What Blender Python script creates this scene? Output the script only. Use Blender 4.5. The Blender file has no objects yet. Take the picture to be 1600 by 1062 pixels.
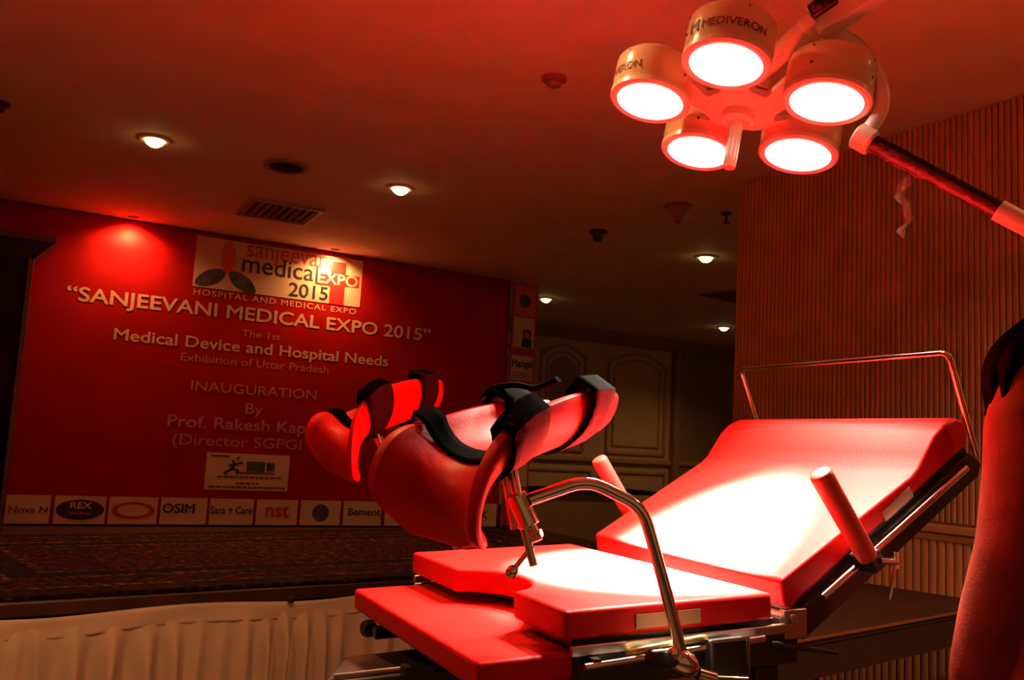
import bpy, bmesh, math, random
import numpy as np
from mathutils import Vector, Matrix, noise
random.seed(7)
S = bpy.context.scene
COL = S.collection
PI = math.pi

# ------------------------------------------------------------------ camera
EYE = np.array([0.0, 0.0, 1.15])
FOC = 1428.1
CR = np.array([0.86348961, -0.50138768, 0.05473656])
CU = np.array([-0.10561654, -0.07363121, 0.99167716])
CF = np.array([0.49318439, 0.86208401, 0.11653461])
cd = bpy.data.cameras.new('camera')
cd.sensor_width = 36.0
cd.lens = FOC / 1600 * 36.0
cd.clip_start = 0.02
cam = bpy.data.objects.new('camera', cd)
COL.objects.link(cam)
mw = Matrix.Identity(4)
for i in range(3):
    mw[i][0] = CR[i]; mw[i][1] = CU[i]; mw[i][2] = -CF[i]; mw[i][3] = EYE[i]
cam.matrix_world = mw
S.camera = cam

# ------------------------------------------------------------------ world, view, lights
S.view_settings.view_transform = 'Standard'
S.view_settings.look = 'None'
S.view_settings.exposure = 0.8
S.view_settings.gamma = 1.0
S.view_settings.use_curve_mapping = False
W = bpy.data.worlds.new('dim_room')
S.world = W
W.use_nodes = True
W.node_tree.nodes['Background'].inputs[0].default_value = (1.0, 0.42, 0.15, 1)
W.node_tree.nodes['Background'].inputs[1].default_value = 0.11

LAMP_C = np.array([1.507, 1.593, 1.971])
LAMP_N = np.array([-0.222, -0.038, -0.974]); LAMP_N /= np.linalg.norm(LAMP_N)
HEADS = [(1.341, 1.461, 2.014), (1.332, 1.715, 2.006), (1.565, 1.80, 1.95), (1.718, 1.599, 1.923), (1.58, 1.389, 1.963)]
HOT = np.array([1.205, 1.475, 0.925])


def spot(name, loc, target, power, color, size_deg, blend, radius, parent=None):
    l = bpy.data.lights.new(name, 'SPOT')
    l.energy = power; l.color = color; l.spot_size = math.radians(size_deg); l.spot_blend = blend
    l.shadow_soft_size = radius
    o = bpy.data.objects.new(name, l); COL.objects.link(o)
    o.location = loc
    d = Vector(target) - Vector(loc)
    o.rotation_euler = d.to_track_quat('-Z', 'Y').to_euler()
    return o


for h in HEADS:
    hp = np.array(h) + LAMP_N * 0.012
    aim = HOT * 0.9 + 0.1 * np.array(h) - np.array([0, 0, 0.1])
    spot('surgical_beam', hp, aim, 20000.0, (1.0, 0.84, 0.66), 29, 1.0, 0.05)
    spot('surgical_spill', hp, aim, 140.0, (1.0, 0.84, 0.66), 75, 1.0, 0.05)
CEIL = 2.65
UNSEEN = [(0.7, 2.1), (-0.8, 2.1), (2.9, 0.6)]  # added spots out of view, without fittings, to brighten skirt and lamp heads
DOWN = [(0.635, 4.99), (2.019, 4.966), (4.579, 5.144), (4.769, 7.698), (7.252, 7.807)]
for k, (x, y) in enumerate(DOWN + UNSEEN):
    spot('downlight_and_fill_beam', (x, y, CEIL - 0.03), (x, y, 0), 70.0, (1.0, 0.52, 0.20), 100 if k < 2 else 140, 1.0, 0.04)
WASH = [(0.80, 7.00), (2.32, 7.00)]
for x, y in WASH:
    spot('wall_washer_beam', (x, y, CEIL - 0.02), (x, y + 0.06, 0), 38.0, (1.0, 0.45, 0.16), 150, 1.0, 0.03)


# ------------------------------------------------------------------ geometry of the view: a pixel of the frame as a ray, met with a real plane
def ray(x, y):
    return CF + (x - 800.0) / FOC * CR - (y - 531.0) / FOC * CU


def at_depth(x, y, d):
    return EYE + ray(x, y) * d


def on_plane(x, y, P, n):
    r = ray(x, y)
    return EYE + r * (np.dot(np.array(P) - EYE, n) / np.dot(r, n))


def on_y(x, y, Y):
    return on_plane(x, y, (0, Y, 0), np.array([0, 1.0, 0]))


def on_z(x, y, Z):
    return on_plane(x, y, (0, 0, Z), np.array([0, 0, 1.0]))


# ------------------------------------------------------------------ materials
def mat(name, color, rough=0.5, metal=0.0, coat=0.0, emit=None, estr=0.0, noise_amt=0.0, noise_scale=20.0, bump=0.0, bump_scale=200.0, spec=0.5, alpha=1.0, trans=0.0):
    m = bpy.data.materials.new(name); m.use_nodes = True
    nt = m.node_tree; b = nt.nodes['Principled BSDF']
    b.inputs['Base Color'].default_value = (*color, 1)
    b.inputs['Roughness'].default_value = rough
    b.inputs['Metallic'].default_value = metal
    b.inputs['Coat Weight'].default_value = coat
    b.inputs['Coat Roughness'].default_value = 0.12
    b.inputs['Specular IOR Level'].default_value = spec
    b.inputs['Alpha'].default_value = alpha
    b.inputs['Transmission Weight'].default_value = trans
    if emit:
        b.inputs['Emission Color'].default_value = (*emit, 1); b.inputs['Emission Strength'].default_value = estr
    tc = nt.nodes.new('ShaderNodeTexCoord')
    if noise_amt > 0:
        n = nt.nodes.new('ShaderNodeTexNoise'); n.inputs['Scale'].default_value = noise_scale; n.inputs['Detail'].default_value = 5
        nt.links.new(tc.outputs['Object'], n.inputs['Vector'])
        r = nt.nodes.new('ShaderNodeValToRGB')
        c0 = [max(0, c * (1 - noise_amt)) for c in color]; c1 = [min(1, c * (1 + noise_amt)) for c in color]
        r.color_ramp.elements[0].position = 0.3; r.color_ramp.elements[1].position = 0.7
        r.color_ramp.elements[0].color = (*c0, 1); r.color_ramp.elements[1].color = (*c1, 1)
        nt.links.new(n.outputs['Fac'], r.inputs['Fac']); nt.links.new(r.outputs['Color'], b.inputs['Base Color'])
    if bump > 0:
        n2 = nt.nodes.new('ShaderNodeTexNoise'); n2.inputs['Scale'].default_value = bump_scale; n2.inputs['Detail'].default_value = 4
        nt.links.new(tc.outputs['Object'], n2.inputs['Vector'])
        bp = nt.nodes.new('ShaderNodeBump'); bp.inputs['Strength'].default_value = bump; bp.inputs['Distance'].default_value = 0.004
        nt.links.new(n2.outputs['Fac'], bp.inputs['Height']); nt.links.new(bp.outputs['Normal'], b.inputs['Normal'])
    return m


M = {}
M['leather'] = mat('red_leather', (0.46, 0.0040, 0.0026), 0.48, spec=0.12, bump=0.12, bump_scale=260, noise_amt=0.05, noise_scale=6)
M['grip'] = mat('red_grip_rubber', (0.60, 0.05, 0.035), 0.45)
M['chrome'] = mat('chrome', (0.85, 0.80, 0.74), 0.10, 1.0)
M['steel'] = mat('brushed_steel', (0.55, 0.50, 0.44), 0.28, 1.0, bump=0.05, bump_scale=90)
M['dark'] = mat('black_enamel', (0.018, 0.012, 0.010), 0.35)
M['strap'] = mat('black_webbing', (0.0006, 0.0005, 0.0006), 0.9, bump=0.4, bump_scale=400, spec=0.02)
M['paint'] = mat('cream_enamel', (0.80, 0.56, 0.36), 0.22, coat=0.4, noise_amt=0.04, noise_scale=4)
M['pinkpaint'] = mat('white_enamel', (0.82, 0.66, 0.58), 0.3, coat=0.2, noise_amt=0.03, noise_scale=5)
M['lens'] = mat('lit_lens', (1, 1, 1), 0.3, emit=(1.0, 0.90, 0.78), estr=2.2)
M['bulb'] = mat('lit_downlight', (1, 1, 1), 0.3, emit=(1.0, 0.66, 0.20), estr=5.0)
M['brown'] = mat('dark_brown_ink', (0.16, 0.02, 0.008), 0.5)
M['ink'] = mat('black_ink', (0.012, 0.012, 0.016), 0.5)
M['ceil'] = mat('ceiling_plaster', (0.93, 0.72, 0.54), 0.75, noise_amt=0.06, noise_scale=3, bump=0.15, bump_scale=60)
M['rib'] = mat('ribbed_panelling', (0.55, 0.31, 0.17), 0.55, noise_amt=0.12, noise_scale=5)
M['ribpaint'] = mat('moulding_paint', (0.50, 0.29, 0.17), 0.5, noise_amt=0.08, noise_scale=8)
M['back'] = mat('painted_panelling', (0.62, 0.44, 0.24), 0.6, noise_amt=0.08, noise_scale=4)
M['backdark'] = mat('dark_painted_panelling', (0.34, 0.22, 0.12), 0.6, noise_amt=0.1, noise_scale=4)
M['banner'] = mat('red_vinyl', (0.46, 0.005, 0.004), 0.6, noise_amt=0.10, noise_scale=3, bump=0.1, bump_scale=12, spec=0.08)
M['cream'] = mat('cream_print', (0.74, 0.52, 0.33), 0.55, noise_amt=0.04, noise_scale=5)
M['letter'] = mat('cream_lettering', (0.80, 0.48, 0.30), 0.55)
M['letterdim'] = mat('faint_lettering', (0.66, 0.22, 0.13), 0.55)
M['navy'] = mat('navy_print', (0.02, 0.02, 0.04), 0.5)
M['redprint'] = mat('red_print', (0.55, 0.02, 0.015), 0.5)
M['orangeprint'] = mat('orange_print', (0.70, 0.14, 0.05), 0.5)
M['teal'] = mat('blue_grey_print', (0.05, 0.07, 0.09), 0.5, noise_amt=0.7, noise_scale=9)
M['green'] = mat('olive_print', (0.08, 0.10, 0.02), 0.5, noise_amt=0.7, noise_scale=9)
M['cloth'] = mat('skirt_cloth', (0.54, 0.42, 0.31), 0.8, noise_amt=0.08, noise_scale=6, bump=0.2, bump_scale=150)
M['wood'] = mat('dark_wood', (0.045, 0.018, 0.010), 0.35, noise_amt=0.4, noise_scale=7)
M['woodedge'] = mat('polished_brown_edge', (0.14, 0.05, 0.02), 0.2, noise_amt=0.15, noise_scale=8)
M['desk'] = mat('dark_table_laminate', (0.030, 0.011, 0.006), 0.7, noise_amt=0.25, noise_scale=9)
M['deskedge'] = mat('brass_edge_strip', (0.65, 0.36, 0.12), 0.25, 0.9)
M['metalgrey'] = mat('grey_grille_metal', (0.32, 0.20, 0.13), 0.5, 0.3)
M['void'] = mat('dark_duct', (0.006, 0.004, 0.003), 0.8, spec=0.1)
M['plastic'] = mat('brown_plastic', (0.28, 0.13, 0.08), 0.45)
M['floor'] = mat('floor_carpet', (0.10, 0.035, 0.018), 0.9, noise_amt=0.4, noise_scale=30, bump=0.4, bump_scale=200)
M['deck'] = mat('stage_carpet', (0.05, 0.016, 0.010), 0.95, noise_amt=0.4, noise_scale=40, spec=0.1)
M['wrap'] = mat('black_bubble_wrap', (0.008, 0.006, 0.005), 0.45, bump=0.9, bump_scale=70, spec=0.05)
M['film'] = mat('clear_plastic_film', (0.9, 0.5, 0.35), 0.15, alpha=0.22, bump=0.8, bump_scale=60)
M['skin'] = mat('skin', (0.42, 0.20, 0.12), 0.5, noise_amt=0.06, noise_scale=20)
M['hair'] = mat('black_hair', (0.0008, 0.0006, 0.0006), 0.6, bump=0.3, bump_scale=120, spec=0.0)
M['coat'] = mat('red_wool', (0.22, 0.024, 0.013), 0.9, noise_amt=0.25, noise_scale=14, bump=0.25, bump_scale=220, spec=0.1)
M['trouser'] = mat('dark_trouser_cloth', (0.03, 0.012, 0.012), 0.8, bump=0.2, bump_scale=150)
M['label'] = mat('pale_sticker', (0.30, 0.13, 0.07), 0.5)
M['yellow'] = mat('yellowed_steel', (0.80, 0.66, 0.25), 0.25, 0.9)


def rug_material(name, lx, ly):
    m = bpy.data.materials.new(name); m.use_nodes = True
    nt = m.node_tree; L = nt.links; b = nt.nodes['Principled BSDF']
    b.inputs['Roughness'].default_value = 0.95
    b.inputs['Specular IOR Level'].default_value = 0.1
    tc = nt.nodes.new('ShaderNodeTexCoord'); sp = nt.nodes.new('ShaderNodeSeparateXYZ')
    L.new(tc.outputs['Generated'], sp.inputs[0])

    def mth(op, a, bb=None):
        n = nt.nodes.new('ShaderNodeMath'); n.operation = op
        for i, q in enumerate((a, bb)):
            if q is None: continue
            if isinstance(q, (int, float)): n.inputs[i].default_value = q
            else: L.new(q, n.inputs[i])
        return n.outputs[0]
    def edge(o, l):
        return mth('MULTIPLY', mth('MINIMUM', o, mth('SUBTRACT', 1.0, o)), l)
    d = mth('MINIMUM', edge(sp.outputs[0], lx), edge(sp.outputs[1], ly))
    r = nt.nodes.new('ShaderNodeValToRGB'); r.color_ramp.interpolation = 'CONSTANT'
    e = r.color_ramp.elements
    e[0].position = 0; e[0].color = (0.03, 0.010, 0.006, 1)
    e[1].position = 0.16; e[1].color = (0.13, 0.06, 0.028, 1)
    for ps, c in ((0.19, (0.055, 0.014, 0.008, 1)), (0.42, (0.12, 0.055, 0.025, 1)), (0.46, (0.025, 0.010, 0.010, 1)), (0.60, (0.11, 0.05, 0.022, 1)), (0.64, (0.07, 0.012, 0.007, 1))):
        q = e.new(ps); q.color = c
    L.new(d, r.inputs['Fac'])
    v = nt.nodes.new('ShaderNodeTexVoronoi'); v.inputs['Scale'].default_value = 6.0
    L.new(tc.outputs['Object'], v.inputs['Vector'])
    v2 = nt.nodes.new('ShaderNodeTexVoronoi'); v2.inputs['Scale'].default_value = 26.0
    L.new(tc.outputs['Object'], v2.inputs['Vector'])
    rr = nt.nodes.new('ShaderNodeValToRGB'); rr.color_ramp.interpolation = 'CONSTANT'
    rr.color_ramp.elements[0].color = (0.35, 0.3, 0.3, 1); rr.color_ramp.elements[1].position = 0.33; rr.color_ramp.elements[1].color = (1.0, 1.0, 1.0, 1)
    q = rr.color_ramp.elements.new(0.46); q.color = (0.6, 0.45, 0.6, 1)
    L.new(v.outputs['Distance'], rr.inputs['Fac'])
    r2 = nt.nodes.new('ShaderNodeValToRGB')
    r2.color_ramp.elements[0].color = (3.2, 2.8, 2.2, 1); r2.color_ramp.elements[1].color = (0.35, 0.35, 0.35, 1); r2.color_ramp.elements[1].position = 0.6
    L.new(v2.outputs['Distance'], r2.inputs['Fac'])
    mx = nt.nodes.new('ShaderNodeMix'); mx.data_type = 'RGBA'; mx.blend_type = 'MULTIPLY'; mx.inputs[0].default_value = 1
    L.new(r.outputs[0], mx.inputs[6]); L.new(rr.outputs[0], mx.inputs[7])
    mx2 = nt.nodes.new('ShaderNodeMix'); mx2.data_type = 'RGBA'; mx2.blend_type = 'MULTIPLY'; mx2.inputs[0].default_value = 1
    L.new(mx.outputs[2], mx2.inputs[6]); L.new(r2.outputs[0], mx2.inputs[7])
    L.new(mx2.outputs[2], b.inputs['Base Color'])
    return m


# ------------------------------------------------------------------ builders
def V(p): return Vector((float(p[0]), float(p[1]), float(p[2])))


def wloc(o):
    p = Vector((0, 0, 0))
    while o is not None:
        p = p + o.location; o = o.parent
    return p


def thing(name, label, cat, loc, group=None):
    o = bpy.data.objects.new(name, None); COL.objects.link(o)
    o.empty_display_size = 0.1
    o.location = V(loc); o['label'] = label; o['category'] = cat
    if group: o['group'] = group
    return o


def obj(name, bm, m, parent=None, smooth=40, bevel=0.0, seg=2, label=None, mods=()):
    """bm is in world coordinates; links it as one mesh object under parent (or with its own base as origin)"""
    if isinstance(bm, bmesh.types.BMesh):
        bmesh.ops.recalc_face_normals(bm, faces=bm.faces[:])
        me = bpy.data.meshes.new(name); bm.to_mesh(me); bm.free()
    else:
        me = bm; me.name = name
    o = bpy.data.objects.new(name, me); COL.objects.link(o)
    if parent is not None:
        off = wloc(parent); o.parent = parent
    else:
        cs = [v.co for v in me.vertices]
        off = Vector(((min(c.x for c in cs) + max(c.x for c in cs)) / 2, (min(c.y for c in cs) + max(c.y for c in cs)) / 2, min(c.z for c in cs)))
        o.location = off
    me.transform(Matrix.Translation(-off))
    me.materials.append(m if not isinstance(m, str) else M[m])
    if smooth:
        for p in me.polygons: p.use_smooth = True
        try: me.set_sharp_from_angle(angle=math.radians(smooth))
        except Exception: pass
    if bevel > 0:
        b = o.modifiers.new('bevel', 'BEVEL'); b.width = bevel; b.segments = seg; b.limit_method = 'ANGLE'; b.angle_limit = math.radians(40)
    for f in mods: f(o)
    if label: o['label'] = label
    return o


def tag(o, label, cat, group=None):
    o['label'] = label; o['category'] = cat
    if group: o['group'] = group
    return o


def struct(o):
    o['kind'] = 'structure'; return o


def box(bm, c, s, R=None):
    R = R or Matrix.Identity(3)
    vs = []
    for x in (-1, 1):
        for y in (-1, 1):
            for z in (-1, 1):
                vs.append(bm.verts.new(V(c) + R @ Vector((x * s[0] / 2, y * s[1] / 2, z * s[2] / 2))))
    for f in ((0, 1, 3, 2), (4, 6, 7, 5), (0, 4, 5, 1), (2, 3, 7, 6), (0, 2, 6, 4), (1, 5, 7, 3)):
        bm.faces.new([vs[i] for i in f])
    return bm


def boxx(x0, x1, y0, y1, z0, z1):
    return box(bmesh.new(), ((x0 + x1) / 2, (y0 + y1) / 2, (z0 + z1) / 2), (abs(x1 - x0), abs(y1 - y0), abs(z1 - z0)))


def perp(d):
    d = d.normalized(); a = Vector((0, 0, 1)) if abs(d.z) < 0.9 else Vector((1, 0, 0))
    e = d.cross(a).normalized(); return e, d.cross(e).normalized()


def tube(bm, pts, rad, n=14, cap=True, oval=1.0):
    pts = [V(p) for p in pts]
    rads = rad if isinstance(rad, (list, tuple)) else [rad] * len(pts)
    rings = []
    e1 = None
    for i, p in enumerate(pts):
        if i == 0: d = pts[1] - pts[0]
        elif i == len(pts) - 1: d = pts[-1] - pts[-2]
        else: d = (pts[i + 1] - p).normalized() + (p - pts[i - 1]).normalized()
        d.normalize()
        if e1 is None: e1, e2 = perp(d)
        else:
            e1 = (e1 - d * e1.dot(d)).normalized(); e2 = d.cross(e1)
        rings.append([bm.verts.new(p + rads[i] * (math.cos(2 * PI * k / n) * e1 + oval * math.sin(2 * PI * k / n) * e2)) for k in range(n)])
    for a, b in zip(rings, rings[1:]):
        for k in range(n): bm.faces.new((a[k], a[(k + 1) % n], b[(k + 1) % n], b[k]))
    if cap:
        bm.faces.new(rings[0][::-1]); bm.faces.new(rings[-1])
    return bm


def fillet(pts, r, n=6):
    pts = [V(p) for p in pts]; out = [pts[0]]
    for a, p, b in zip(pts, pts[1:], pts[2:]):
        d1 = (a - p); d2 = (b - p); rr = min(r, d1.length * 0.45, d2.length * 0.45)
        q1 = p + d1.normalized() * rr; q2 = p + d2.normalized() * rr
        for k in range(n + 1):
            t = k / n; out.append((1 - t) ** 2 * q1 + 2 * t * (1 - t) * p + t * t * q2)
    out.append(pts[-1]); return out


def spline(pts, n=8):
    pts = [V(p) for p in pts]; P = [2 * pts[0] - pts[1]] + pts + [2 * pts[-1] - pts[-2]]; out = []
    for i in range(1, len(P) - 2):
        for k in range(n):
            t = k / n; a, b, c, d = P[i - 1], P[i], P[i + 1], P[i + 2]
            out.append(0.5 * ((2 * b) + (c - a) * t + (2 * a - 5 * b + 4 * c - d) * t * t + (3 * b - a - 3 * c + d) * t ** 3))
    out.append(pts[-1]); return out


def lathe(bm, prof, base, axis, n=32, ref=None):
    """prof: (radius, height along axis)"""
    axis = V(axis).normalized(); base = V(base); e1, e2 = perp(axis)
    rings = []
    for r, h in prof:
        if r < 1e-6: rings.append([bm.verts.new(base + axis * h)])
        else: rings.append([bm.verts.new(base + axis * h + r * (math.cos(2 * PI * k / n) * e1 + math.sin(2 * PI * k / n) * e2)) for k in range(n)])
    for a, b in zip(rings, rings[1:]):
        for k in range(n):
            k2 = (k + 1) % n
            if len(a) == 1 and len(b) == 1: continue
            if len(a) == 1: bm.faces.new((a[0], b[k], b[k2]))
            elif len(b) == 1: bm.faces.new((a[k], a[k2], b[0]))
            else: bm.faces.new((a[k], a[k2], b[k2], b[k]))
    return bm


def prism(bm, poly, fn, h0, h1):
    """poly: 2-D outline, fn(a, b, h) -> world"""
    lo = [bm.verts.new(V(fn(a, b, h0))) for a, b in poly]
    hi = [bm.verts.new(V(fn(a, b, h1))) for a, b in poly]
    bm.faces.new(lo[::-1]); bm.faces.new(hi)
    n = len(poly)
    for i in range(n): bm.faces.new((lo[i], lo[(i + 1) % n], hi[(i + 1) % n], hi[i]))
    return bm


def subsurf(l=2):
    def f(o):
        m = o.modifiers.new('smooth', 'SUBSURF'); m.levels = l; m.render_levels = l
    return f


def solidify(t, off=-1):
    def f(o):
        m = o.modifiers.new('thickness', 'SOLIDIFY'); m.thickness = t; m.offset = off
    return f


def remesh(vox, it=8):
    def f(o):
        m = o.modifiers.new('fuse', 'REMESH'); m.mode = 'VOXEL'; m.voxel_size = vox; m.use_smooth_shade = True
        s = o.modifiers.new('soften', 'SMOOTH'); s.iterations = it; s.factor = 0.5
    return f


_tc = {}
def text_mesh(s, bold=0.0, extrude=0.0, space=1.0):
    cu = bpy.data.curves.new('t', 'FONT'); cu.body = s; cu.extrude = extrude; cu.resolution_u = 4; cu.space_character = space
    o = bpy.data.objects.new('t', cu); COL.objects.link(o)
    dg = bpy.context.evaluated_depsgraph_get(); dg.update()
    me = bpy.data.meshes.new_from_object(o.evaluated_get(dg))
    bpy.data.objects.remove(o); bpy.data.curves.remove(cu)
    me.materials.clear()
    if bold > 0:          # heavier strokes: the outline laid down again a little to each side
        bm = bmesh.new()
        for k, (dx, dy) in enumerate(((0, 0), (-bold, 0), (bold, 0), (0, bold), (0, -bold))):
            n0 = len(bm.verts); bm.from_mesh(me); bm.verts.ensure_lookup_table()
            for v in bm.verts[n0:]: v.co += Vector((dx, dy, 0.004 * k))
        bm.to_mesh(me); bm.free()
    return me


def flat_text(name, s, L, R, nrm, m, parent, bold=0.0, hs=1.0, space=1.0, lift=0.004, shear=0.0):
    lift = lift * 0.25
    """a line of lettering from baseline start L to baseline end R on the plane with normal nrm"""
    me = text_mesh(s, bold, 0.0, space)
    xs = [v.co.x for v in me.vertices]; x0, x1 = min(xs), max(xs)
    L = V(L); R = V(R); nrm = V(nrm).normalized(); ex = (R - L).normalized(); ey = nrm.cross(ex)
    sc = (R - L).length / (x1 - x0)
    for v in me.vertices:
        x, y = (v.co.x - x0) * sc, v.co.y * sc * hs
        v.co = L + ex * (x + shear * y) + ey * y + nrm * (lift + v.co.z * 0.01)
    return words(name, me, L, ex, m, parent, (R - L).length)


def words(name, me, L, ex, m, parent, total):
    """one part for each word of the line"""
    bm = bmesh.new(); bm.from_mesh(me); bpy.data.meshes.remove(me)
    bm.verts.ensure_lookup_table(); seen = set(); isl = []
    for v in bm.verts:
        if v.index in seen: continue
        st = [v]; seen.add(v.index); cur = []
        while st:
            q = st.pop(); cur.append(q.index)
            for e in q.link_edges:
                w = e.other_vert(q)
                if w.index not in seen: seen.add(w.index); st.append(w)
        xs = [(bm.verts[i].co - L).dot(ex) for i in cur]
        isl.append((min(xs), max(xs), cur))
    isl.sort(key=lambda q: q[0])
    em = max(q[1] - q[0] for q in isl); groups = [[isl[0]]]; hi = isl[0][1]
    for q in isl[1:]:
        if q[0] - hi > 0.22 * em: groups.append([])
        groups[-1].append(q); hi = max(hi, q[1])
    res = None
    for g in groups:
        idx = set(i for q in g for i in q[2]); b2 = bmesh.new(); mp = {}
        for i in idx: mp[i] = b2.verts.new(bm.verts[i].co)
        for f in bm.faces:
            if f.verts[0].index in idx: b2.faces.new([mp[v.index] for v in f.verts])
        me2 = bpy.data.meshes.new(name); b2.to_mesh(me2); b2.free()
        res = obj(name, me2, m, parent, smooth=0)
    bm.free()
    return res


# ================================================================== the room
X0, X1, Y0, YB = -2.6, 9.0, -2.6, 9.264
RIBX = 3.451; RIBY = 3.588
struct(obj('floor', boxx(X0, X1, Y0, YB, -0.1, 0.0), 'floor', smooth=0))
struct(obj('ceiling', boxx(X0, X1, Y0, YB, CEIL, CEIL + 0.1), 'ceil', smooth=0))
struct(obj('wall_left', boxx(X0 - 0.1, X0, Y0, YB, 0, CEIL), 'back', smooth=0))


def ribs(y0, y1, z0, z1, xf, step=0.0265, depth=0.013):
    """vertical half-round battens along a wall whose face is at x = xf (facing -x)"""
    bm = bmesh.new(); prev = None; y = y0
    prof = [(0.0, 0.0), (0.14, 0.0), (0.16, -depth * 0.8), (0.32, -depth), (0.74, -depth), (0.92, -depth * 0.8), (0.94, 0.0)]
    pts = []
    while y < y1:
        for a, dx in prof:
            pts.append((y + a * step, xf + dx))
        y += step
    pts.append((y1, xf))
    lo = [bm.verts.new((x, yy, z0)) for yy, x in pts]; hi = [bm.verts.new((x, yy, z1)) for yy, x in pts]
    for i in range(len(pts) - 1): bm.faces.new((lo[i], lo[i + 1], hi[i + 1], hi[i]))
    return bm


RAIL = 0.915
wr = struct(obj('wall_right', boxx(RIBX + 0.002, RIBX + 0.32, Y0, RIBY, 0, CEIL), 'rib', smooth=0))
obj('ribbed_panel', ribs(Y0, RIBY - 0.012, RAIL + 0.03, CEIL - 0.002, RIBX), 'rib', wr, smooth=30)
obj('dado_panel', ribs(Y0, RIBY - 0.012, 0.12, RAIL - 0.05, RIBX, 0.038, 0.013), 'rib', wr, smooth=30)
bm = bmesh.new(); box(bm, (RIBX - 0.012, (Y0 + RIBY) / 2, RAIL), (0.03, RIBY - Y0, 0.035)); box(bm, (RIBX - 0.008, (Y0 + RIBY) / 2, RAIL - 0.035), (0.018, RIBY - Y0, 0.03))
struct(obj('trim_1', bm, 'ribpaint', bevel=0.006))
struct(obj('baseboard_right', boxx(RIBX - 0.018, RIBX + 0.001, Y0, RIBY, 0, 0.12), 'ribpaint', bevel=0.005))
bm = bmesh.new(); box(bm, (RIBX + 0.15, RIBY + 0.008, CEIL / 2), (0.345, 0.016, CEIL))
struct(obj('trim_2', bm, 'ribpaint', bevel=0.004))

# far wall with arched mouldings
wb = struct(obj('wall_back', boxx(X0, X1, YB, YB + 0.1, 0, CEIL), 'back', smooth=0))


def mould(bm, pts, y, w=0.03, d=0.03, closed=False):
    """a raised moulding strip along a polyline in the X-Z plane"""
    ps = [Vector((a, 0, b)) for a, b in pts]
    if closed: ps = ps + [ps[0]]
    for a, b in zip(ps, ps[1:]):
        dd = (b - a)
        if dd.length < 1e-5: continue
        ang = math.atan2(dd.z, dd.x)
        box(bm, ((a.x + b.x) / 2, y - d / 2, (a.z + b.z) / 2), (dd.length + w * 0.6, d, w), Matrix.Rotation(-ang, 3, 'Y'))


def arch(xa, xb, z0, z1, rise, n=10):
    pts = [(xa, z0), (xa, z1)]
    for k in range(1, n):
        t = k / n; pts.append((xa + (xb - xa) * t, z1 + rise * math.sin(PI * t)))
    pts += [(xb, z1), (xb, z0)]
    return pts


for xa, xb in ((5.72, 6.36), (6.72, 7.62), (4.4, 5.35)):
    bm = bmesh.new()
    mould(bm, arch(xa, xb, 1.16, 2.28, 0.14), YB, 0.035, 0.03, True)
    mould(bm, arch(xa + 0.09, xb - 0.09, 1.25, 2.22, 0.12), YB, 0.025, 0.02, True)
    obj('arched_moulding', bm, 'ribpaint', wb, smooth=0, bevel=0.004)
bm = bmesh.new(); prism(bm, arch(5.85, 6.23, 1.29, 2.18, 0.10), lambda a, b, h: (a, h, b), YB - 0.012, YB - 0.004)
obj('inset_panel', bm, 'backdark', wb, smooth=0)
for xa, xb in ((4.4, 5.35), (5.6, 6.5), (6.65, 7.65)):
    bm = bmesh.new(); mould(bm, [(xa, 0.30), (xa, 0.92), (xb, 0.92), (xb, 0.30)], YB, 0.03, 0.025, True)
    obj('wainscot_moulding', bm, 'ribpaint', wb, smooth=0, bevel=0.004)
struct(obj('trim_3', boxx(X0, X1, YB - 0.05, YB, 1.03, 1.09), 'ribpaint', bevel=0.01))
bm = bmesh.new()
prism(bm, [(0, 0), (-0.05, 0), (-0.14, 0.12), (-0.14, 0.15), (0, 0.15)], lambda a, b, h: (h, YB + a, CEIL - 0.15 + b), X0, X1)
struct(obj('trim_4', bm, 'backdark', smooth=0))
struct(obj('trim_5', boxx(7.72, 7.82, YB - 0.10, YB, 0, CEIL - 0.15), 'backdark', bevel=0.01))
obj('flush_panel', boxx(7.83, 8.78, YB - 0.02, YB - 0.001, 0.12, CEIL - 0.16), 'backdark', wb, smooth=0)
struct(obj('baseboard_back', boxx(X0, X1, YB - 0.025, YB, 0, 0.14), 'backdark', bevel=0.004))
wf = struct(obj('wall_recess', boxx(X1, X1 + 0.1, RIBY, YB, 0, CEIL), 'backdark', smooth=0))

# ================================================================== ceiling fittings
names = ['lit recessed downlight at far left of the ceiling', 'lit recessed downlight in the ceiling above the logo panel, right of the slotted grille',
         'lit recessed downlight nearest the ribbed wall, below the cone speaker', 'lit recessed downlight just right of the banner top corner',
         'small lit recessed downlight farthest away, low beside the ribbed wall']
for (x, y), nm in zip(DOWN, names):
    t = thing('recessed_downlight', nm, 'ceiling light', (x, y, CEIL - 0.012), 'lit downlights in the ceiling')
    obj('trim_ring', lathe(bmesh.new(), [(0.052, 0.012), (0.078, 0.012), (0.080, 0.004), (0.070, 0.0), (0.054, 0.002), (0.052, 0.012)], (x, y, CEIL - 0.012), (0, 0, 1)), 'pinkpaint', t)
    obj('lamp', lathe(bmesh.new(), [(0.0, -0.034), (0.022, -0.030), (0.042, -0.016), (0.053, 0.004), (0.052, 0.010), (0, 0.010)], (x, y, CEIL - 0.012), (0, 0, 1)), 'bulb', t)
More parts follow.
